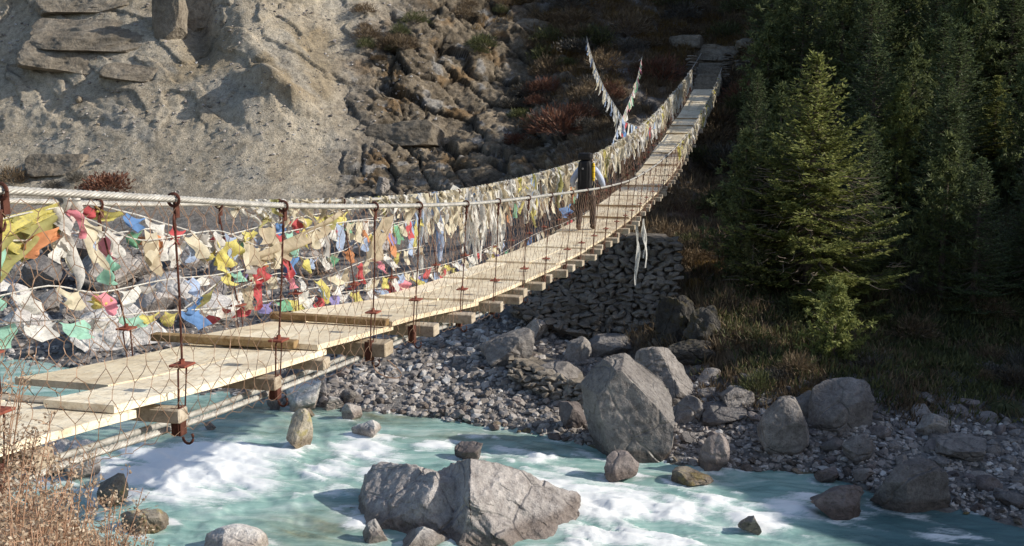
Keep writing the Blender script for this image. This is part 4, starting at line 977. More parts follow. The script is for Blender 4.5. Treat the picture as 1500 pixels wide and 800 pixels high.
# big cloths
def cloth(name, label, P4, mat, seed, amp=.04, cat='cloth', sag=.05):
    P4 = np.asarray(P4, float); n = 14; r = np.random.default_rng(seed); o0 = P4[0]
    u, v = np.meshgrid(np.linspace(0, 1, n), np.linspace(0, 1, n)); u = u[..., None]; v = v[..., None]
    G = (P4[0] * (1 - u) + P4[1] * u) * (1 - v) + (P4[3] * (1 - u) + P4[2] * u) * v
    nz = np.sin(u * 17 + r.uniform(0, 6) + v * 3) * .6 + np.sin(u * 9 - v * 6 + r.uniform(0, 6))
    G = G + P3 * amp * nz * (.25 + v) - Z3 * sag * np.sin(np.pi * u) * (.5 + v)
    mb = MB(); mb.grid(G - o0); o = mb.build(name, M[mat], None, True, tuple(o0)); return tag(o, label, cat)
cloth('prayer_cloth', 'large olive brown cloth draped from the knot down to the left edge', fs([(88, 298), (96, 330), (-30, 430), (-40, 372)]), 'c_olive', 1)
cloth('prayer_cloth', 'yellow faded cloth stretched from the left edge up to the knot', fs([(84, 296), (80, 312), (-30, 362), (-40, 335)]), 'c_yellow', 2)
cloth('prayer_cloth', 'orange cloth hanging against the olive cloth', fs([(84, 332), (90, 345), (35, 372), (38, 350)], -SR + .06), 'c_orange', 3)
cloth('prayer_cloth', 'bright yellow cloth hanging in the netting between second and third hanger', fs([(318, 352), (350, 348), (356, 372), (318, 386)], -SR + .05), 'c_yellow', 4)
cloth('prayer_cloth', 'red flag cloth caught low on the netting left of the third hanger', fs([(372, 390), (392, 388), (394, 404), (366, 410)], -SR + .05), 'c_red', 5)
cloth('prayer_cloth', 'pink cloth lying folded at the far deck edge', fs([(568, 412), (592, 409), (606, 420), (575, 424)], -SR + .06), 'c_pink', 6)
cloth('prayer_cloth', 'white cloth standing stiffly above the far rail', fs([(655, 292), (662, 271), (692, 284), (668, 298)], -SR), 'c_white', 7)
cloth('prayer_cloth', 'bright blue cloth scrap beside the stiff white cloth', fs([(680, 285), (694, 281), (694, 294), (682, 296)], -SR + .03), 'c_blue', 8)
cloth('prayer_cloth', 'long tan scarf drawn diagonally through the flags of the middle stretch', fs([(372, 372), (500, 308), (506, 316), (372, 392)], -SR + .07), 'c_tan', 9)
cloth('prayer_cloth', 'pinkish tan scarf fanning from the rail left of the net bundle', fs([(560, 318), (578, 312), (560, 372), (535, 378)], -SR + .07), 'c_tan', 10)
cloth('prayer_cloth', 'mint green pennant dangling alone on the netting', fs([(158, 372), (163, 372), (168, 396), (152, 410)], -SR + .05), 'c_mint', 11)
cloth('prayer_cloth', 'small yellow rag caught on the lower netting', fs([(140, 430), (156, 426), (154, 436), (134, 442)], -SR + .05), 'c_yellow', 12)
cloth('prayer_cloth', 'blue and white cloth low behind the walker', fs([(820, 305), (836, 298), (838, 310), (822, 318)], -SR + .05), 'c_blue', 13)
# the knot of white cloth at the upper left
kn = empty('scarf_bundle', tuple(far(92, 300)), 'knotted bundle of pink and white scarves tied round the cable at the far left', 'scarf bundle')
ko = np.array(kn.location); r = np.random.default_rng(5)
def ribbon(mb, p0, length, width, seed, spread=.1, n=12, dirv=(0, 0, -1)):
    r = np.random.default_rng(seed); t = np.linspace(0, 1, n); ph = r.uniform(0, 6, 5); d = np.asarray(dirv, float)
    c = np.asarray(p0) + t[:, None] * length * d + (D3 * spread * (r.normal() * t + .22 * np.sin(t * 7 + ph[0])* t)[:, None]) + P3 * (.035 * np.sin(t * 6 + ph[1]) + .07 * r.random() * t)[:, None]
    ang = ph[2] + 1.6 * np.sin(t * 4 + ph[3]); wv = (np.cos(ang)[:, None] * D3 + np.sin(ang)[:, None] * P3) * (width * (.45 + .55 * np.sin(np.pi * np.clip(t * .9 + .12, 0, 1))))[:, None] / 2
    fold = np.cross(wv, Z3) * .7
    mb.grid(np.stack([c - wv, c + fold, c + wv], 1))
for k in range(9):
    mb = MB(); ribbon(mb, r.normal(scale=.05, size=3), r.uniform(.2, .55), .1, k, .18); mb.build('scarf', M['c_' + ['white', 'pink', 'white', 'cream', 'white', 'pink', 'white', 'grey', 'white'][k]], kn, True)
mb = MB(); torus(mb, np.array([0, 0, .03]), D3, .05, .035); torus(mb, np.array([.06, 0.02, .03]), D3 + P3 * .3, .045, .03); mb.build('knot', M['c_white'], kn, True)
# big bundle of white strings (photo x 690-730)
bn = empty('scarf_bundle', tuple(far(702, 284)), 'thick curtain of white scarves hanging from the rail in the middle of the span', 'scarf bundle'); r = np.random.default_rng(6)
for k in range(26):
    mb = MB(); ribbon(mb, D3 * r.uniform(-.75, .9) + P3 * r.uniform(-.06, .1), r.uniform(.55, 1.2), r.uniform(.05, .1), 40 + k, .14); mb.build('scarf', M['c_' + random.choice(['white', 'white', 'cream'])], bn, True)
# many faded scarves on the far rail: individually countable strips
strip_mesh = {}
def scarf(L, side, ln, wd, seed, cname, label, group, dz=0.):
    p0 = bp(L, side * SR, float(zrail(L, side)[0]) + .03 + dz)[0]; mb = MB(); r = np.random.default_rng(seed)
    ribbon(mb, np.zeros(3), ln, wd, seed, .25)
    for e in range(int(r.integers(1, 4))): ribbon(mb, D3 * r.uniform(-.16, .16) + P3 * r.uniform(-.03, .05), ln * r.uniform(.45, 1.0), wd * r.uniform(.5, 1), seed + 1 + e, .25)
    a = np.linspace(0, 2 * np.pi, 7); mb.tube(np.stack([0 * a, .028 * np.cos(a), .028 * np.sin(a) - .03], 1), .016, 5)
    tag(mb.build('prayer_scarf', M['c_' + cname], None, True, tuple(p0)), label, 'scarf', group)
L = 9.0; cnt = 0; sd = 1000
pal = ['cream'] * 14 + ['white'] * 12 + ['tan'] * 6 + ['grey', 'pale_blue', 'yellow', 'olive']
while L < 60 and cnt < 290:
    dens = .2 if L < 15 else .135 if L < 38 else .24
    L += dens * random.uniform(.5, 1.5); cnt += 1; sd += 3
    ln = random.uniform(.1, .38) if L < 14 else .25 + .85 * random.random() ** 1.4 if L < 45 else random.uniform(.5, 1.2)
    cname = random.choice(pal if L < 45 else pal[:30])
    nm = {'pale_blue': 'pale blue'}.get(cname, cname)
    scarf(L, -1, ln, random.uniform(.04, .10) if L < 14 else random.uniform(.06, .16), sd, cname, 'ragged %s scarf hanging in the crowded row along the far handrail' % nm, '%s scarves along the far handrail' % nm)
L = 36.0
while L < 60:
    L += random.uniform(.22, .7); sd += 3; cname = random.choice(['white', 'cream', 'cream', 'white', 'cream', 'yellow'])
    scarf(L, 1, random.uniform(.3, .9), random.uniform(.06, .13), sd, cname, '%s scarf tied on the near handrail towards the far end' % cname, '%s scarves on the near handrail' % cname)
for k, (L, ln, lab) in enumerate(((27.2, 1.25, 'long pale scarf dangling below the deck, left one of the pair'), (26.6, 1.6, 'long pale scarf dangling below the deck, right one of the pair'))):
    mb = MB(); ribbon(mb, np.zeros(3), ln, .1, 77 + k, .18); ribbon(mb, D3 * .1, ln * .8, .07, 87 + k, .2)
    tag(mb.build('prayer_scarf', M['c_white'], None, True, tuple(bpt(L, .8 - .1 * k, -.15))), lab, 'scarf')

# ------------------------------------------------------------------ the walker
def skin_body(name, verts, edges, radii, mat, parent, rootv=0, sub=2):
    me = bpy.data.meshes.new(name); me.from_pydata(verts, edges, []); o = bpy.data.objects.new(name, me); col.objects.link(o)
    o.modifiers.new('Skin', 'SKIN'); s = o.modifiers.new('Sub', 'SUBSURF'); s.levels = sub; s.render_levels = sub
    for i_, rd in enumerate(radii):
        sv = me.skin_vertices[0].data[i_]; sv.radius = rd if isinstance(rd, tuple) else (rd, rd); sv.use_root = i_ == rootv
    dg = bpy.context.evaluated_depsgraph_get(); ev = o.evaluated_get(dg); nm = bpy.data.meshes.new_from_object(ev)
    bpy.data.objects.remove(o); 
    nm.polygons.foreach_set('use_smooth', [True] * len(nm.polygons)); nm.materials.clear()
    return link(name, nm, mat, parent)
pw = empty('person', tuple(bpt(23.3, .0, .02)), 'person in dark trousers and pale blue sleeves walking away under a tall black pack', 'person')
pw.rotation_euler.z = -AX                      # local +Y = along the bridge
# right foot forward, left foot behind; leaning forward
J = dict(pelvis=(0, 0, .86), waist=(0, .03, 1.0), chest=(0, .09, 1.22), neck=(0, .15, 1.38), head0=(0, .18, 1.46), head1=(0, .2, 1.56),
         lhip=(-.095, 0, .82), lknee=(-.13, .0, .46), lank=(-.13, -.2, .12), ltoe=(-.14, -.08, .03),
         rhip=(.095, 0, .82), rknee=(.13, .15, .47), rank=(.12, .16, .09), rtoe=(.13, .31, .035),
         lsh=(-.19, .11, 1.33), lel=(-.33, .06, 1.08), lwr=(-.33, .24, .96), lha=(-.325, .3, .94),
         rsh=(.19, .11, 1.33), rel=(.34, .04, 1.09), rwr=(.35, .22, .96), rha=(.345, .28, .94))
ks = list(J); vid = {k: i_ for i_, k in enumerate(ks)}
ed = [('pelvis', 'waist'), ('waist', 'chest'), ('chest', 'neck'), ('neck', 'head0'), ('head0', 'head1'), ('pelvis', 'lhip'), ('lhip', 'lknee'), ('lknee', 'lank'), ('lank', 'ltoe'), ('pelvis', 'rhip'), ('rhip', 'rknee'), ('rknee', 'rank'), ('rank', 'rtoe'),
      ('chest', 'lsh'), ('lsh', 'lel'), ('lel', 'lwr'), ('lwr', 'lha'), ('chest', 'rsh'), ('rsh', 'rel'), ('rel', 'rwr'), ('rwr', 'rha')]
RD = dict(pelvis=(.13, .1), waist=(.125, .09), chest=(.15, .105), neck=.055, head0=.085, head1=.085, lhip=.085, lknee=.055, lank=.04, ltoe=.035, rhip=.085, rknee=.055, rank=.04, rtoe=.035, lsh=.055, lel=.042, lwr=.03, lha=.032, rsh=.055, rel=.042, rwr=.03, rha=.032)
skin_body('body', [J[k] for k in ks], [(vid[a], vid[b_]) for a, b_ in ed], [RD[k] for k in ks], M['skin'], pw)
def limb(name, keys, grow, mat, cut0=0., cut1=1.):
    vs = [J[k] for k in keys]; return skin_body(name, vs, [(i_, i_ + 1) for i_ in range(len(vs) - 1)], [(RD[k][0] + grow, RD[k][1] + grow) if isinstance(RD[k], tuple) else RD[k] + grow for k in keys], mat, pw)
tv = ['pelvis', 'lhip', 'lknee', 'lank', 'rhip', 'rknee', 'rank', 'waist']
skin_body('trousers', [J[k] for k in tv], [(0, 1), (1, 2), (2, 3), (0, 4), (4, 5), (5, 6), (0, 7)], [(.15, .115), .105, .08, .068, .105, .08, .068, (.14, .105)], M['trouser'], pw)
sv = ['waist', 'chest', 'neck', 'lsh', 'lel', 'lwr', 'rsh', 'rel', 'rwr']
skin_body('shirt', [J[k] for k in sv], [(0, 1), (1, 2), (1, 3), (3, 4), (4, 5), (1, 6), (6, 7), (7, 8)], [(.145, .115), (.17, .125), .07, .085, .072, .05, .085, .072, .05], M['shirt'], pw)
for k in ('l', 'r'):
    V = np.array([J[k + 'ank'], J[k + 'toe']]); h0 = V[0] + np.array([0, -.05, -.04])
    skin_body('boot', [tuple(V[0] + np.array([0, 0, .06])), tuple(V[0]), tuple(V[1] + np.array([0, .04, 0])), tuple(h0)], [(0, 1), (1, 2), (1, 3)], [.06, .058, .045, .05], M['boot'], pw)
    for f in range(4):   # fingers curled round the pack strap
        w0 = np.array(J[k + 'ha']); sx = -1 if k == 'l' else 1
        b0 = w0 + np.array([sx * (.012 - .016 * f) * .7, .02, .005 - .004 * f])
        pts = [b0 + np.array([0, .0, 0]), b0 + np.array([-sx * .01, .035, -.004]), b0 + np.array([-sx * .03, .045, -.018]), b0 + np.array([-sx * .038, .03, -.03])]
        skin_body('finger', [tuple(q) for q in pts], [(0, 1), (1, 2), (2, 3)], [.0095, .009, .0085, .007], M['skin'], pw, sub=1)
    w0 = np.array(J[k + 'ha']); sx = -1 if k == 'l' else 1
    skin_body('thumb', [tuple(w0 + np.array([-sx * .02, -.02, .01])), tuple(w0 + np.array([-sx * .045, .005, .012])), tuple(w0 + np.array([-sx * .05, .03, .005]))], [(0, 1), (1, 2)], [.012, .010, .008], M['skin'], pw, sub=1)
V, Fc = ICO[3]; hv = V * np.array([.098, .108, .115]) + np.array([0, .19, 1.545]); keep = (hv[:, 1] < .235) | (hv[:, 2] > 1.58)
hv[~keep] = hv[~keep] * .93 + np.array([0, .19, 1.545]) * .07
link('hair', np_mesh('hair', hv, Fc, True), M['hair'], pw)
# face features on the far side of the head
mb = MB(); mb.tube([(0, .285, 1.55), (0, .305, 1.515), (0, .285, 1.505)], [.012, .018, .014], 6); mb.build('nose', M['skin'], pw, True)
for sx in (-1, 1):
    mb = MB(); mb.add(V * .013 + np.array([sx * .035, .27, 1.55]), Fc); mb.build('eye', M['black'], pw, True)
    mb = MB(); mb.add(V * np.array([.012, .022, .032]) + np.array([sx * .098, .18, 1.53]), Fc); mb.build('ear', M['skin'], pw, True)
mb = MB(); mb.tube([(-.025, .272, 1.475), (0, .28, 1.472), (.025, .272, 1.475)], .006, 5); mb.build('mouth', M['boot'], pw, True)
pk = empty('backpack', tuple(bpt(23.3, .0, .02)), 'tall black backpack with a yellow side roll on the back of the walker', 'backpack'); pk.rotation_euler.z = -AX
def rbox(c, s, seed=0, sub=4, p=5):
    V, Fc = ICO[sub]; q = np.sign(V) * np.abs(V) ** (2 / p); q = V / (np.abs(V) ** p).sum(1)[:, None] ** (1 / p)
    q = q * (1 + .03 * fbm(V * 2.5 + seed, 3))[:, None]; return q * np.asarray(s) + np.asarray(c), Fc
V, Fc = rbox((0, -.17, 1.16), (.15, .12, .40), 1); link('pack_body', np_mesh('pack_body', V, Fc, True), M['black'], pk)
V, Fc = rbox((0, -.14, 1.64), (.155, .135, .08), 2); lid = link('lid', np_mesh('lid', V, Fc, True), M['black'], pk)
V, Fc = rbox((-.03, -.295, 1.38), (.02, .012, .02), 3, 2); link('badge', np_mesh('badge', V, Fc, True), M['c_grey'], pk)
V, Fc = rbox((.18, -.13, 1.3), (.032, .05, .2), 4, 3, 3); link('side_roll', np_mesh('side_roll', V, Fc, True), M['yellow'], pk)
for z in (1.17, 1.3, 1.42):
    mb = MB(); a = np.linspace(0, 2 * np.pi, 13); mb.tube(np.stack([.18 + .034 * np.cos(a), -.13 + .053 * np.sin(a), 0 * a + z], 1), .006, 4); mb.build('roll_strap', M['black'], pk)
for sx in (-1, 1):
    mb = MB(); mb.tube([(sx * .11, -.06, 1.5), (sx * .12, .1, 1.46), (sx * .13, .22, 1.3), (sx * .14, .16, 1.05), (sx * .15, -.05, .92)], .02, 6); mb.build('shoulder_strap', M['black'], pk)
    mb = MB(); mb.tube([(sx * .07, -.3, 1.52), (sx * .07, -.31, 1.2), (sx * .07, -.29, .8)], .009, 4); mb.build('buckle_strap', M['black'], pk)
V, Fc = rbox((-.19, -.12, .98), (.03, .05, .1), 6, 3, 3); link('water_bottle', np_mesh('water_bottle', V, Fc, True), M['c_white'], pk)

# ------------------------------------------------------------------ vegetation
def cards(P_, D_, W_, ln, wd):
    """rhombus leaves: base P, direction D, width vector W; arrays"""
    ln = np.broadcast_to(ln, len(P_))[:, None]; wd = np.broadcast_to(wd, len(P_))[:, None]
    V = np.stack([P_, P_ + D_ * ln * .45 + W_ * wd, P_ + D_ * ln, P_ + D_ * ln * .45 - W_ * wd], 1).reshape(-1, 3)
    return V, np.arange(len(P_) * 4).reshape(-1, 4)
def unit(a): return a / (np.linalg.norm(a, axis=-1)[..., None] + 1e-9)
M['fir'] = leaf_mat('fir_needles', [(.1, (.085, .105, .038)), (.4, (.2, .225, .072)), (.7, (.33, .345, .115)), (.95, (.44, .43, .18))], .45)
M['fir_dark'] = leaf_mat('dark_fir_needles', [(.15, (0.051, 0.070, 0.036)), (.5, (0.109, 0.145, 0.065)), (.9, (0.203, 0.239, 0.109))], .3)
M['pine'] = leaf_mat('pine_needles', [(.15, (.12, .14, .05)), (.5, (.26, .29, .095)), (.8, (.4, .41, .15)), (1, (.48, .48, .21))], .45)
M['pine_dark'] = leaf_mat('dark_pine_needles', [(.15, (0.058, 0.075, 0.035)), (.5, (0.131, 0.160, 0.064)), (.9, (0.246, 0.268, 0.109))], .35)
M['brush_brown'] = leaf_mat('brown_brush', [(.1, (0.072, 0.050, 0.032)), (.5, (0.160, 0.112, 0.069)), (.9, (0.320, 0.240, 0.144))], .2)
M['brush_red'] = leaf_mat('rusty_brush', [(.1, (0.081, 0.035, 0.024)), (.5, (0.182, 0.078, 0.051)), (.9, (0.297, 0.162, 0.101))], .2)
M['brush_green'] = leaf_mat('olive_brush', [(.1, (0.041, 0.051, 0.022)), (.5, (0.093, 0.105, 0.043)), (.9, (0.196, 0.190, 0.078))], .2)
M['brush_grey'] = leaf_mat('grey_brush', [(.1, (0.048, 0.043, 0.037)), (.5, (0.112, 0.099, 0.083)), (.9, (0.208, 0.192, 0.160))], .2)
M['gold'] = leaf_mat('golden_grass', [(.1, (.09, .05, .015)), (.5, (.2, .12, .035)), (.9, (.36, .24, .085))], .3)
M['dry'] = leaf_mat('dry_seed_heads', [(.1, (.3, .2, .13)), (.5, (.52, .4, .285)), (.9, (.76, .66, .53))], .35)
M['drystem'] = simple_mat('dry_stems', (.4, .25, .17), .9, .3, 6)

def fir_mesh(h, rad, seed, dens=1.0, base=.05, card=(.17, .03), top_thin=.85, gap=.0, twigs=0, nbr=6):
    r = np.random.default_rng(seed); Ps = []; Ds = []; Ws = []; Ls = []; mb = MB(); dead = MB()
    mb.tube([(0, 0, -.6), (.02, 0, h * .4), (0, .02, h * .8), (0, 0, h)], [h * .021, h * .014, h * .006, .008], 7)
    z = base * h
    while z < h * .985:
        f = z / h; R_ = rad * ((1 - f) ** top_thin) * (1.0 if f > .12 else .8) + .05
        nb = max(4, int(r.integers(nbr, nbr + 5) * (1 if f < .85 else .7))); a0 = r.uniform(0, 6.28)
        for q in range(nb):
            az = a0 + q * 6.283 / nb + r.normal() * .2; ln = R_ * r.uniform(.62, 1.12); el = np.interp(f, [0, .5, .85, 1], [-.32, -.05, .4, .9]) + r.normal() * .09
            n = max(4, int(ln / .13)); t = np.linspace(0, 1, n)
            out = np.array([math.cos(az), math.sin(az), 0]); side_ = np.array([-math.sin(az), math.cos(az), 0])
            zc = np.sin(el) * ln * t + .16 * ln * t ** 2.2 - .10 * ln * np.sin(np.pi * t)
            cpt = np.array([0, 0, z]) + out * (ln * math.cos(el) * t)[:, None]; cpt[:, 2] += zc
            mb.tube(cpt[::max(1, n // 4)] if n > 5 else cpt, np.linspace(.012 + .012 * ln, .004, len(cpt[::max(1, n // 4)] if n > 5 else cpt)), 4, False)
            if r.random() < gap * (1 - f): continue
            tg = unit(np.gradient(cpt, axis=0))
            for e in (-1, 1):
                for i_ in range(n):
                    tt = t[i_]
                    if tt < .18 and f < .7: continue
                    tl = ln * .42 * (1 - tt * .75) * r.uniform(.6, 1.15) * (.45 + .55 * min(1, tt / .35))
                    d = unit(tg[i_] * .75 + side_ * e * r.uniform(.55, .95) + Z3 * r.normal() * .08)
                    m_ = max(1, int(tl / (card[0] * .42) * dens))
                    for k in range(m_):
                        p_ = cpt[i_] + d * tl * (k / m_) + r.normal(scale=.012, size=3)
                        for s_ in (0, 1, 2):
                            dd = unit(d + r.normal(scale=.22, size=3) + (np.cross(d, Z3) * (1, -1, 0)[s_]) * .75)
                            Ps.append(p_); Ds.append(dd); Ws.append(unit(np.cross(dd, Z3 + r.normal(scale=.5, size=3)))); Ls.append(card[0] * r.uniform(.6, 1.15) * (.7 if s_ else 1.1))
        z += np.interp(f, [0, 1], [.30, .13]) * (h / 7.5) ** .5 * r.uniform(.8, 1.2)
    for k in range(twigs):
        az = r.uniform(0, 6.28); z = r.uniform(.08, .55) * h; rr = rad * .92 * (1 - z / h) * r.uniform(.55, 1.05); p0 = np.array([math.cos(az) * rr, math.sin(az) * rr, z]); d = unit(np.array([math.cos(az + r.normal() * .6), math.sin(az + r.normal() * .6), r.normal() * .25]))
        mb.tube([p0, p0 + d * .25 + r.normal(scale=.04, size=3), p0 + d * .5 + r.normal(scale=.08, size=3)], [.013, .01, .005], 3, False)  # loose dead twigs among the needles, merged into the same bark mesh
    V, Fq = cards(np.array(Ps), np.array(Ds), np.array(Ws), np.array(Ls), card[1] * .62)
    return mb.mesh('trunk_and_limbs'), np_mesh('crown', V, Fq, False)
def pine_mesh(h, rad, seed, tufts=300, nl=.2, shape=1.0, blades=22):
    """loose pine: tufts of needles clustered at branch ends"""
    r = np.random.default_rng(seed); mb = MB(); Ps = []; Ds = []
    mb.tube([(0, 0, -.6), (.05, .02, h * .5), (0, 0, h * .96)], [h * .02, h * .013, .015], 7)
    for q in range(tufts):
        f = r.beta(1.1, 1.25) * .93 + .05; R_ = rad * (math.sin(math.pi * min(1, (f * .78 + .22))) ** shape) * (1 - f * .15); az = r.uniform(0, 6.283) if q % 3 else (q * 2.4) % 6.283
        rr = R_ * (r.uniform(.35, 1.0) if r.random() < .7 else r.uniform(.1, .6)) * (.8 + .35 * math.sin(3 * az + f * 9)); z = f * h
        tip = np.array([math.cos(az) * rr, math.sin(az) * rr, z + .18 * rr]); b0 = np.array([0, 0, z - .28 * rr])
        if q % 3 == 0: mb.tube([b0, (b0 + tip) / 2 - Z3 * .05, tip], [.018, .012, .006], 4, False)
        axis = unit(tip - b0 + Z3 * .25 * rr + r.normal(scale=.1, size=3))
        for k in range(blades):
            d = unit(axis * r.uniform(-.1, 1) + r.normal(scale=.62, size=3)); Ps.append(tip + axis * r.uniform(-.18, .08)); Ds.append(d)
    Ps = np.array(Ps); Ds = np.array(Ds); Wn = unit(np.cross(Ds, r.normal(size=Ds.shape)))
    V, Fq = cards(Ps, Ds, Wn, nl * r.uniform(.7, 1.2, len(Ps)), .016 + nl * .075)
    return mb.mesh('trunk_and_limbs'), np_mesh('crown', V, Fq, False)
def tree(name, label, x, ytop, depth, meshes, mat, h0, ybase=None, group=None, sxy=1.0, cat='tree', hpx=None):
    """stand a tree so its tip is at photo height ytop when its foot is at depth on the ground"""
    if hpx: depth = min(70., ground_hit(x, ytop + hpx)[1])
    t = at(x, ytop, depth); gz = ground_z(t[0], t[1]); h = max(1.0, t[2] - gz); s = h / h0
    root = empty(name, (t[0], t[1], gz), label, cat, group); root.rotation_euler.z = random.uniform(0, 6.28)
    root.scale = (s * sxy, s * sxy, s)
    for me, nm, mt in ((meshes[0], 'trunk_and_limbs', M['bark']), (meshes[1], 'crown', M[mat])):
        o = link(nm, me, None, root)
        if not me.materials: me.materials.append(mt)
        o.material_slots[0].link = 'OBJECT'; o.material_slots[0].material = mt
    return root
fA = fir_mesh(7.6, 3.0, 31, 1.15, .03, gap=.03, card=(.17, .046), top_thin=.86, twigs=260, nbr=7); tf = tree('fir_tree', 'large green fir standing in front of the dark forest, nearest conifer', 1198, 76, 31.0, fA, 'fir', 7.6, sxy=1.12)
fB = fir_mesh(7.6, 2.3, 37, .85, .03, card=(.19, .058), nbr=8); tree('fir_tree', 'narrow-topped green fir at the right edge of the picture', 1462, 112, 38.5, fB, 'fir', 7.6, sxy=1.35)
pA = pine_mesh(7, 2.1, 3, 480, .22); tree('pine_tree', 'yellow green pine lit by the sun between the two firs', 1322, 118, 37.5, pA, 'pine', 7)
pB = pine_mesh(3, 1.3, 9, 230, .16, blades=26); tree('young_pine', 'young bright green pine at the foot of the large fir', 1226, 405, 26.4, pB, 'pine', 3)
pC = pine_mesh(12, 3.0, 15, 620, .36); tree('pine_tree', 'tall green pine rising out of frame behind the large fir', 1240, -60, 48, pC, 'pine_dark', 12)
fC = fir_mesh(9, 2.8, 53, .5, .03, card=(.26, .05)); pD = pine_mesh(9, 2.9, 23, 430, .32)
for k, (lab, x, yt, dp, ms, mt, h0, sx) in enumerate([
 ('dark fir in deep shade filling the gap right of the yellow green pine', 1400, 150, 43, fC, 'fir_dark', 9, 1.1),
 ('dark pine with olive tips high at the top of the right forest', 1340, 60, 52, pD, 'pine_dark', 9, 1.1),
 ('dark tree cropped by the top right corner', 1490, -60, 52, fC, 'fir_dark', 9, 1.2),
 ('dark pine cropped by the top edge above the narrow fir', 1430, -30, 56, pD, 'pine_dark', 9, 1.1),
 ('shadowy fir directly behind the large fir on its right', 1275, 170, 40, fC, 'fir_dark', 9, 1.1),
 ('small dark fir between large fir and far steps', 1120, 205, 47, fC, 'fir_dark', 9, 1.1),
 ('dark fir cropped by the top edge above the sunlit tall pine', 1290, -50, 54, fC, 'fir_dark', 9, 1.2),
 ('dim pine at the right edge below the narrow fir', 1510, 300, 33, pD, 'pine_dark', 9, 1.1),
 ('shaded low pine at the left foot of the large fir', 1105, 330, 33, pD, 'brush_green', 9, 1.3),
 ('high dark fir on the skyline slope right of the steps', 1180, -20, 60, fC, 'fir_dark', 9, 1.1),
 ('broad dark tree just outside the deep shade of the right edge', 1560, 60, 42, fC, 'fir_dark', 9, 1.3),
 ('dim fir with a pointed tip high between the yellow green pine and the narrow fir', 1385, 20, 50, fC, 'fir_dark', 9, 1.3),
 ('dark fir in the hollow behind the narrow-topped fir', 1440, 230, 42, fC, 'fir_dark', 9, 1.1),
 ]):
    tree('fir_tree' if ms is fC else 'pine_tree', lab, x, yt, dp, ms, mt, h0, sxy=sx * .9, hpx=215 if yt < 250 else 110)
# the crowd of conifers that fills the upper right: copies of the same two trees
pE = pine_mesh(9, 2.6, 61, 300, .34)
cr_spots = [(x_, y_, 0) for y_, xs in ((-120, (1130, 1180, 1290, 1345, 1400, 1450, 1500)), (-40, (1160, 1270, 1320, 1375, 1425, 1480)), (40, (1120, 1280, 1375, 1410, 1515)), (110, (1100, 1150, 1390)), (190, (1395, 1530, 1105))) for x_ in xs]
for k, (x_, y_, d_) in enumerate(cr_spots):
    pine = k % 2
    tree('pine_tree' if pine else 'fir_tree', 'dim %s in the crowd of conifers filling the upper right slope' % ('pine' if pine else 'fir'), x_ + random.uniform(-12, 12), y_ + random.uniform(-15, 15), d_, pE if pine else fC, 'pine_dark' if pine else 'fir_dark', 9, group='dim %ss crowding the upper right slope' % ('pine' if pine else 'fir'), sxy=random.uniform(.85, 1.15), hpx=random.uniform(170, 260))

def bush_mesh(seed, n=900, flat=.75, ln=.2, wd=.012, stems=40):
    r = np.random.default_rng(seed); d = unit(r.normal(size=(n, 3)) * np.array([1, 1, .9]) + np.array([0, 0, .55])); d[:, 2] = np.abs(d[:, 2])
    P_ = d * (r.uniform(.15, .95, n) ** .6)[:, None] * (1 + .35 * fbm(d * 2.2 + seed, 2))[:, None] * np.array([1, 1, flat]); dd = unit(d + r.normal(scale=.35, size=(n, 3)) + np.array([0, 0, .2]))
    V, Fq = cards(P_, dd, unit(np.cross(dd, r.normal(size=(n, 3)))), ln * r.uniform(.6, 1.3, n), wd)
    mb = MB()
    for k in range(stems):
        q = d[k] * .8 * np.array([1, 1, flat]); mb.tube([(0, 0, -.1), q * .5 + r.normal(scale=.05, size=3), q], [.012, .009, .004], 3, False)
    return mb.mesh('stems'), np_mesh('foliage', V, Fq, False)
BM = [bush_mesh(s, 1100, .8, .24, .016) for s in range(3)] + [bush_mesh(9, 1300, .7, .16, .028)]
def bush(label, x, y, wpx, mat, k=0, group=None, sz=1.0, name='shrub'):
    q = ground_hit(x, y); s = wpx * q[1] / F / 2
    root = empty(name, tuple(q), label, 'shrub', group); root.scale = (s, s, s * sz); root.rotation_euler.z = random.uniform(0, 6.28)
    for me, nm, mt in ((BM[k][0], 'stems', M['deadtwig'] if mat != 'brush_green' else M['bark']), (BM[k][1], 'foliage', M[mat])):
        o = link(nm, me, None, root)
        if not me.materials: me.materials.append(mt)
        o.material_slots[0].link = 'OBJECT'; o.material_slots[0].material = mt
for a in [('dark wiry bush at the left edge of the scree', 18, 268, 56, 'brush_brown', 0), ('thin grey bush beside the pale bedrock hump', 112, 266, 36, 'brush_grey', 1), ('small grey bush low on the scree left of centre', 78, 276, 30, 'brush_grey', 2), ('low rust red creeping shrub on the scree just above the cable', 158, 280, 80, 'brush_red', 3),
          ('rusty red shrub beside the right arm of the V of flags', 968, 122, 86, 'brush_red', 0), ('reddish brown shrub above the far rail in the middle of the slope', 820, 196, 100, 'brush_red', 1), ('pale grey bush behind the foot of the V of flags', 872, 168, 66, 'brush_grey', 2), ('rusty shrub right of the far end of the walkway', 1090, 150, 70, 'brush_red', 2),
          ('dark green bush on the crag left of the rusty shrub', 762, 172, 40, 'brush_green', 3), ('grey twiggy bush below the far end of the deck', 1060, 250, 90, 'brush_grey', 0), ('green shrub on the slope just right of the deck ends', 1060, 300, 70, 'brush_green', 3), ('brown shrub hanging under the steps at the right', 1040, 215, 80, 'brush_brown', 1)]:
    bush(*a)
def bushes(n, region, size, mats, word, group):
    for _ in range(n):
        x, y = region(); mt, cw = random.choice(mats)
        if 975 < x < 1075 and 60 < y < 175: continue
        bush('%s shrub %s' % (cw, word), x, y, random.uniform(*size), mt, random.randrange(4), '%s shrubs %s' % (cw, group), random.uniform(.7, 1.2))
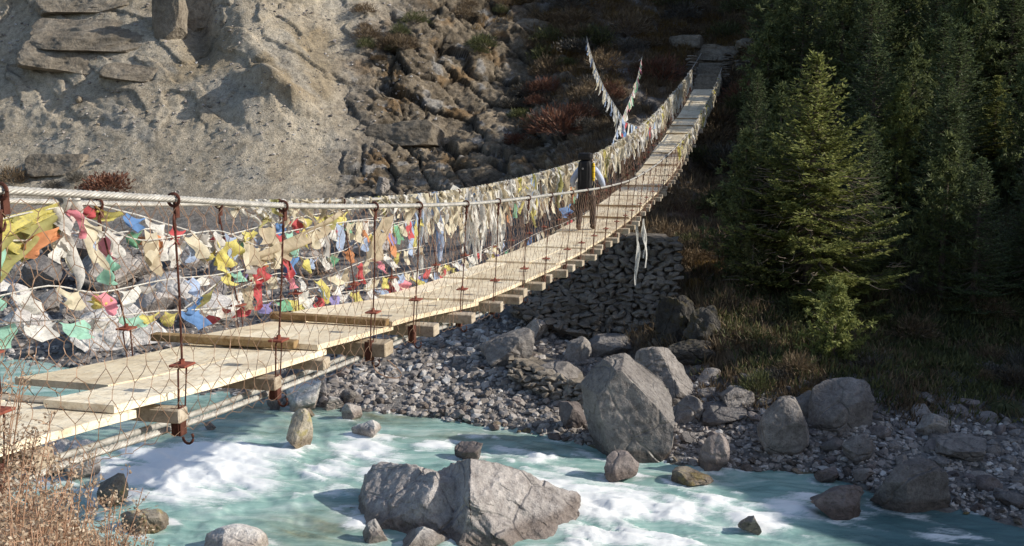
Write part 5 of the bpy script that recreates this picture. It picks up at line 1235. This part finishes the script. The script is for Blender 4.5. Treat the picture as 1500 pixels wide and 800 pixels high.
bushes(34, lambda: (random.uniform(760, 1010), random.uniform(0, 120)), (34, 70), [('brush_brown', 'brown'), ('brush_green', 'olive'), ('brush_brown', 'brown'), ('brush_grey', 'grey')], 'high on the slope above the flags', 'on the upper slope')
bushes(22, lambda: (random.uniform(720, 900), random.uniform(120, 235)), (24, 55), [('brush_brown', 'brown'), ('brush_grey', 'grey'), ('brush_red', 'rusty')], 'on the rocky slope behind the walker', 'on the rocky slope')
bushes(20, lambda: (random.uniform(520, 740), random.uniform(0, 90)), (20, 50), [('brush_green', 'olive'), ('brush_brown', 'brown')], 'rooted in the top of the fractured cliff', 'on the cliff top')
bushes(36, lambda: (random.uniform(1000, 1160), random.uniform(110, 420)), (40, 85), [('brush_brown', 'brown'), ('brush_green', 'olive'), ('brush_brown', 'brown'), ('brush_green', 'olive')], 'on the shaded slope between the walkway and the large fir', 'left of the large fir')
bushes(40, lambda: (random.uniform(1100, 1510), random.uniform(380, 580)), (35, 80), [('brush_green', 'olive'), ('brush_brown', 'brown'), ('brush_green', 'olive'), ('brush_grey', 'grey')], 'in the dark undergrowth below the trees', 'in the dark undergrowth')
bushes(12, lambda: (random.uniform(1060, 1180), random.uniform(10, 90)), (40, 80), [('brush_green', 'olive'), ('brush_brown', 'brown')], 'on the slope above the far wall', 'above the far wall')
# tussocks of grass
def tussock(label, x, y, wpx, hpx, mat, seed, droop=.9, n=500):
    q = ground_hit(x, y); s = q[1] / F; r = np.random.default_rng(seed); mb = MB(); w_ = wpx * s / 2; h_ = hpx * s
    az = r.uniform(0, 6.28, n); rr = r.uniform(0, .25, n) * w_; P0_ = np.stack([np.cos(az) * rr, np.sin(az) * rr, 0 * az], 1); o_ = np.stack([np.cos(az), np.sin(az), 0 * az], 1)
    rows = []
    for t in (0, .35, .7, 1.):
        k = r.uniform(.6, 1.1, n)[:, None] if t == 0 else k
        c = P0_ + o_ * (w_ * t ** 1.4) * k + Z3 * (h_ * (t * 1.5 - droop * t * t * 1.1)) * k; rows.append(c)
    wv = unit(np.cross(o_, Z3)) * (.008 + .006 * r.random(n))[:, None]
    V = np.stack([np.stack([c - wv * (1.05 - t), c + wv * (1.05 - t)], 1) for c, t in zip(rows, (0, .35, .7, 1.))], 1).reshape(-1, 3)
    f = np.array([[0, 1, 3, 2], [2, 3, 5, 4], [4, 5, 7, 6]]); Fq = (f[None] + (np.arange(n) * 8)[:, None, None]).reshape(-1, 4)
    o = link('grass_tussock', np_mesh('grass_tussock', V, Fq), M[mat], None, tuple(q)); tag(o, label, 'grass')
tussock('big golden tussock drooping over the edge right of the stone wall', 1032, 398, 74, 52, 'gold', 1, 1.5, 900)
tussock('small golden tussock draped just below the big one', 1018, 420, 44, 40, 'gold', 2, 1.8, 500)
tussock('golden grass clump on the gravel below the stone wall', 850, 492, 60, 34, 'gold', 3, .8)
tussock('olive gold grass clump left of the golden one below the wall', 812, 486, 40, 30, 'gold', 4, .8)
tussock('brown grass clump under the deck ends', 785, 460, 40, 30, 'brush_brown', 5, .8)
tussock('brown grass clump at the slope foot above the streaked boulder', 1200, 585, 60, 30, 'gold', 6, 1.0)
tussock('dark hanging grass clump at the right edge of the bank', 1470, 600, 70, 34, 'brush_green', 7, 1.4)
# grass and ground cover: uncountable
def cover(n, blades, wfun, name, label, mat, ln, seed, wdt=.012):
    r = np.random.default_rng(seed); w_ = wfun(); w_ = w_ / w_.sum(); ids = r.choice(len(P), n, p=w_); base_ = np.repeat(P[ids], blades, 0); nn = np.repeat(Nn[ids], blades, 0)
    k = len(base_); base_ = base_ + r.normal(scale=.12, size=(k, 3)) * np.array([1, 1, .3]); d = unit(nn * .5 + np.array([0, 0, .6]) + r.normal(scale=.5, size=(k, 3)))
    V, Fq = cards(base_, d, unit(np.cross(d, r.normal(size=(k, 3)))), ln * r.uniform(.5, 1.3, k), wdt)
    o = link(name, np_mesh(name, V, Fq), M[mat]); tag(o, label, 'ground cover', kind='stuff')
inv = (U > -.53) & (U < .54) & (T < 9.15)
area = np.clip(S[..., 0].ravel() / 30, .3, 3) ** 2
ca1 = lambda m_: (lambda: veg * inv * area * m_ * (1 - nostep) * (1 - np.clip(rk, 0, 1)) + 1e-12)
cover(5200, 12, ca1(1 - sstep(1000, 1200, X)), 'dry_grass', 'brown dry grass matted over the slope behind the far half of the walkway', 'brush_brown', .42, 1, .014)
cover(3200, 12, ca1(sstep(-.1, .4, wob2) * (1 - sstep(1000, 1150, X)) * sstep(7.4, 8.6, T)), 'dry_grass', 'ochre grass patches high on the slope', 'gold', .34, 2, .012)
cover(5200, 12, ca1(sstep(1020, 1180, X)), 'undergrowth', 'dark green undergrowth carpeting the wooded slope', 'brush_green', .27, 3, .022)
cover(1700, 10, lambda: inv * area * (sstep(990, 1080, X) * sstep(4.75, 5.05, T + .2 * wob2) * (1 - sstep(6.0, 6.6, T))) * np.clip(.4 + wob2, 0, 1) + 1e-12, 'dry_grass', 'brown grass at the foot of the wooded slope', 'brush_brown', .24, 4, .013)
cover(1700, 12, lambda: inv * area * (sstep(990, 1080, X) * sstep(4.8, 5.1, T + .2 * wob2) * (1 - sstep(6.2, 6.8, T))) * np.clip(.3 - wob2, 0, 1) + 1e-12, 'undergrowth', 'low olive plants at the foot of the wooded slope', 'brush_green', .22, 6, .02)

# dry shrub in the left foreground: each plant a thing
def dry_shrub(label, x, y, depth, hgt, seed, stems=14, lean=0.):
    r = np.random.default_rng(seed); c = at(x, y, depth); gz = ground_z(c[0], c[1]); c[2] = min(gz, c[2]); root = empty('dry_shrub', tuple(c), label, 'shrub', None); mb = MB(); Ps = []; Ds = []
    top = at(x, y, depth)[2] + hgt - c[2]
    for k in range(stems):
        az = r.uniform(0, 6.28); sp = r.uniform(.05, .42) * hgt + .05; tip = np.array([math.cos(az) * sp + lean * r.random(), math.sin(az) * sp, top * r.uniform(.55, 1.0)])
        t = np.linspace(0, 1, 8)[:, None]; mid = tip * t; mid[:, :2] *= t ** .8; mid += np.cumsum(r.normal(scale=.008, size=mid.shape), 0); mb.tube(mid, np.linspace(.006, .0018, 8), 4, False)
        for s_ in range(int(9 + 10 * top)):
            f = r.uniform(.25, 1); i_ = min(6, int(f * 7)); p_ = mid[i_] * (1 - (f * 7 - i_)) + mid[i_ + 1] * (f * 7 - i_); d = unit(r.normal(size=3) * np.array([1, 1, .5]) + np.array([0, 0, .8])); l_ = r.uniform(.04, .16) * (1.2 - f * .6)
            mb.tube([p_, p_ + d * l_ * .5 + r.normal(scale=.006, size=3), p_ + d * l_], [.0017, .0013, .0009], 3, False)
            for q in range(int(r.integers(4, 10))):
                Ps.append(p_ + d * l_ * r.uniform(.25, 1.05) + r.normal(scale=.008, size=3)); Ds.append(unit(r.normal(size=3) + d * .5))
    mb.build('stems', M['drystem'], root)
    Ps = np.array(Ps); Ds = np.array(Ds); V, Fq = cards(Ps, Ds, unit(np.cross(Ds, r.normal(size=Ds.shape))), r.uniform(.011, .024, len(Ps)), .0055); link('seed_heads', np_mesh('seed_heads', V, Fq), M['dry'], root)
for k, (lab, x, y, dp, hg) in enumerate([
 ('dry pinkish seed-head shrub, leftmost in the foreground corner', 5, 800, 3.6, .62), ('dry seed-head shrub climbing over the end of the deck at the left edge', -20, 760, 4.2, .75), ('dry seed-head shrub second from the left along the bottom edge', 60, 830, 3.8, .5),
 ('dry seed-head shrub with tall loose sprays in front of the white rocks', 105, 840, 4.3, .62), ('dry seed-head shrub, rightmost tall one by the rapids', 150, 850, 4.6, .55), ('low dry shrub spreading toward the mossy rock', 195, 850, 5.0, .36), ('low dry shrub at the very bottom left of the foreground', 20, 880, 3.2, .42), ('low dense dry shrub between the second and third plants at the bottom', 85, 880, 3.5, .4)]):
    dry_shrub(lab, x, y, dp, hg * .93, 500 + k, 25)
# scrap of paper among the rocks
mb = MB(); q = ground_hit(1446, 644); mb.grid(np.array([[[-.09, 0, .12], [.0, -.02, .14], [.1, 0, .11]], [[-.1, -.03, .2], [0, -.02, .23], [.09, -.03, .2]]])); tag(mb.build('paper_scrap', M['paper'], None, True, tuple(q)), 'white scrap of paper among dark rocks on the right bank', 'litter')

# ------------------------------------------------------------------ camera, light, sky
cam = bpy.data.cameras.new('camera'); cam.sensor_width = 36; cam.lens = 36.0; cam.clip_end = 2000; cam.clip_start = .05
co = bpy.data.objects.new('camera', cam); col.objects.link(co); co.rotation_euler = (R(90) - PITCH, 0, 0); scene.camera = co
AZ, EL = R(97), R(29)                         # sun bearing clockwise from +Y, elevation
sun = bpy.data.lights.new('sun', 'SUN'); sun.energy = 5.0; sun.angle = R(.5); sun.color = (1, .94, .82)
so_ = bpy.data.objects.new('sun', sun); col.objects.link(so_)
dv = Vector((math.sin(AZ) * math.cos(EL), math.cos(AZ) * math.cos(EL), math.sin(EL))); so_.rotation_euler = (-dv).to_track_quat('-Z', 'Y').to_euler()
w = bpy.data.worlds.new('World'); scene.world = w; w.use_nodes = True; nt = w.node_tree
sk = nt.nodes.new('ShaderNodeTexSky'); sk.sky_type = 'NISHITA'; sk.sun_disc = False; sk.sun_elevation = EL; sk.sun_rotation = AZ
bg = nt.nodes['Background']; nt.links.new(sk.outputs[0], bg.inputs[0]); bg.inputs[1].default_value = .15
scene.view_settings.view_transform = 'Standard'; scene.view_settings.look = 'None'; scene.view_settings.exposure = 0; scene.view_settings.gamma = 1
scene.render.resolution_x = 1024; scene.render.resolution_y = 546
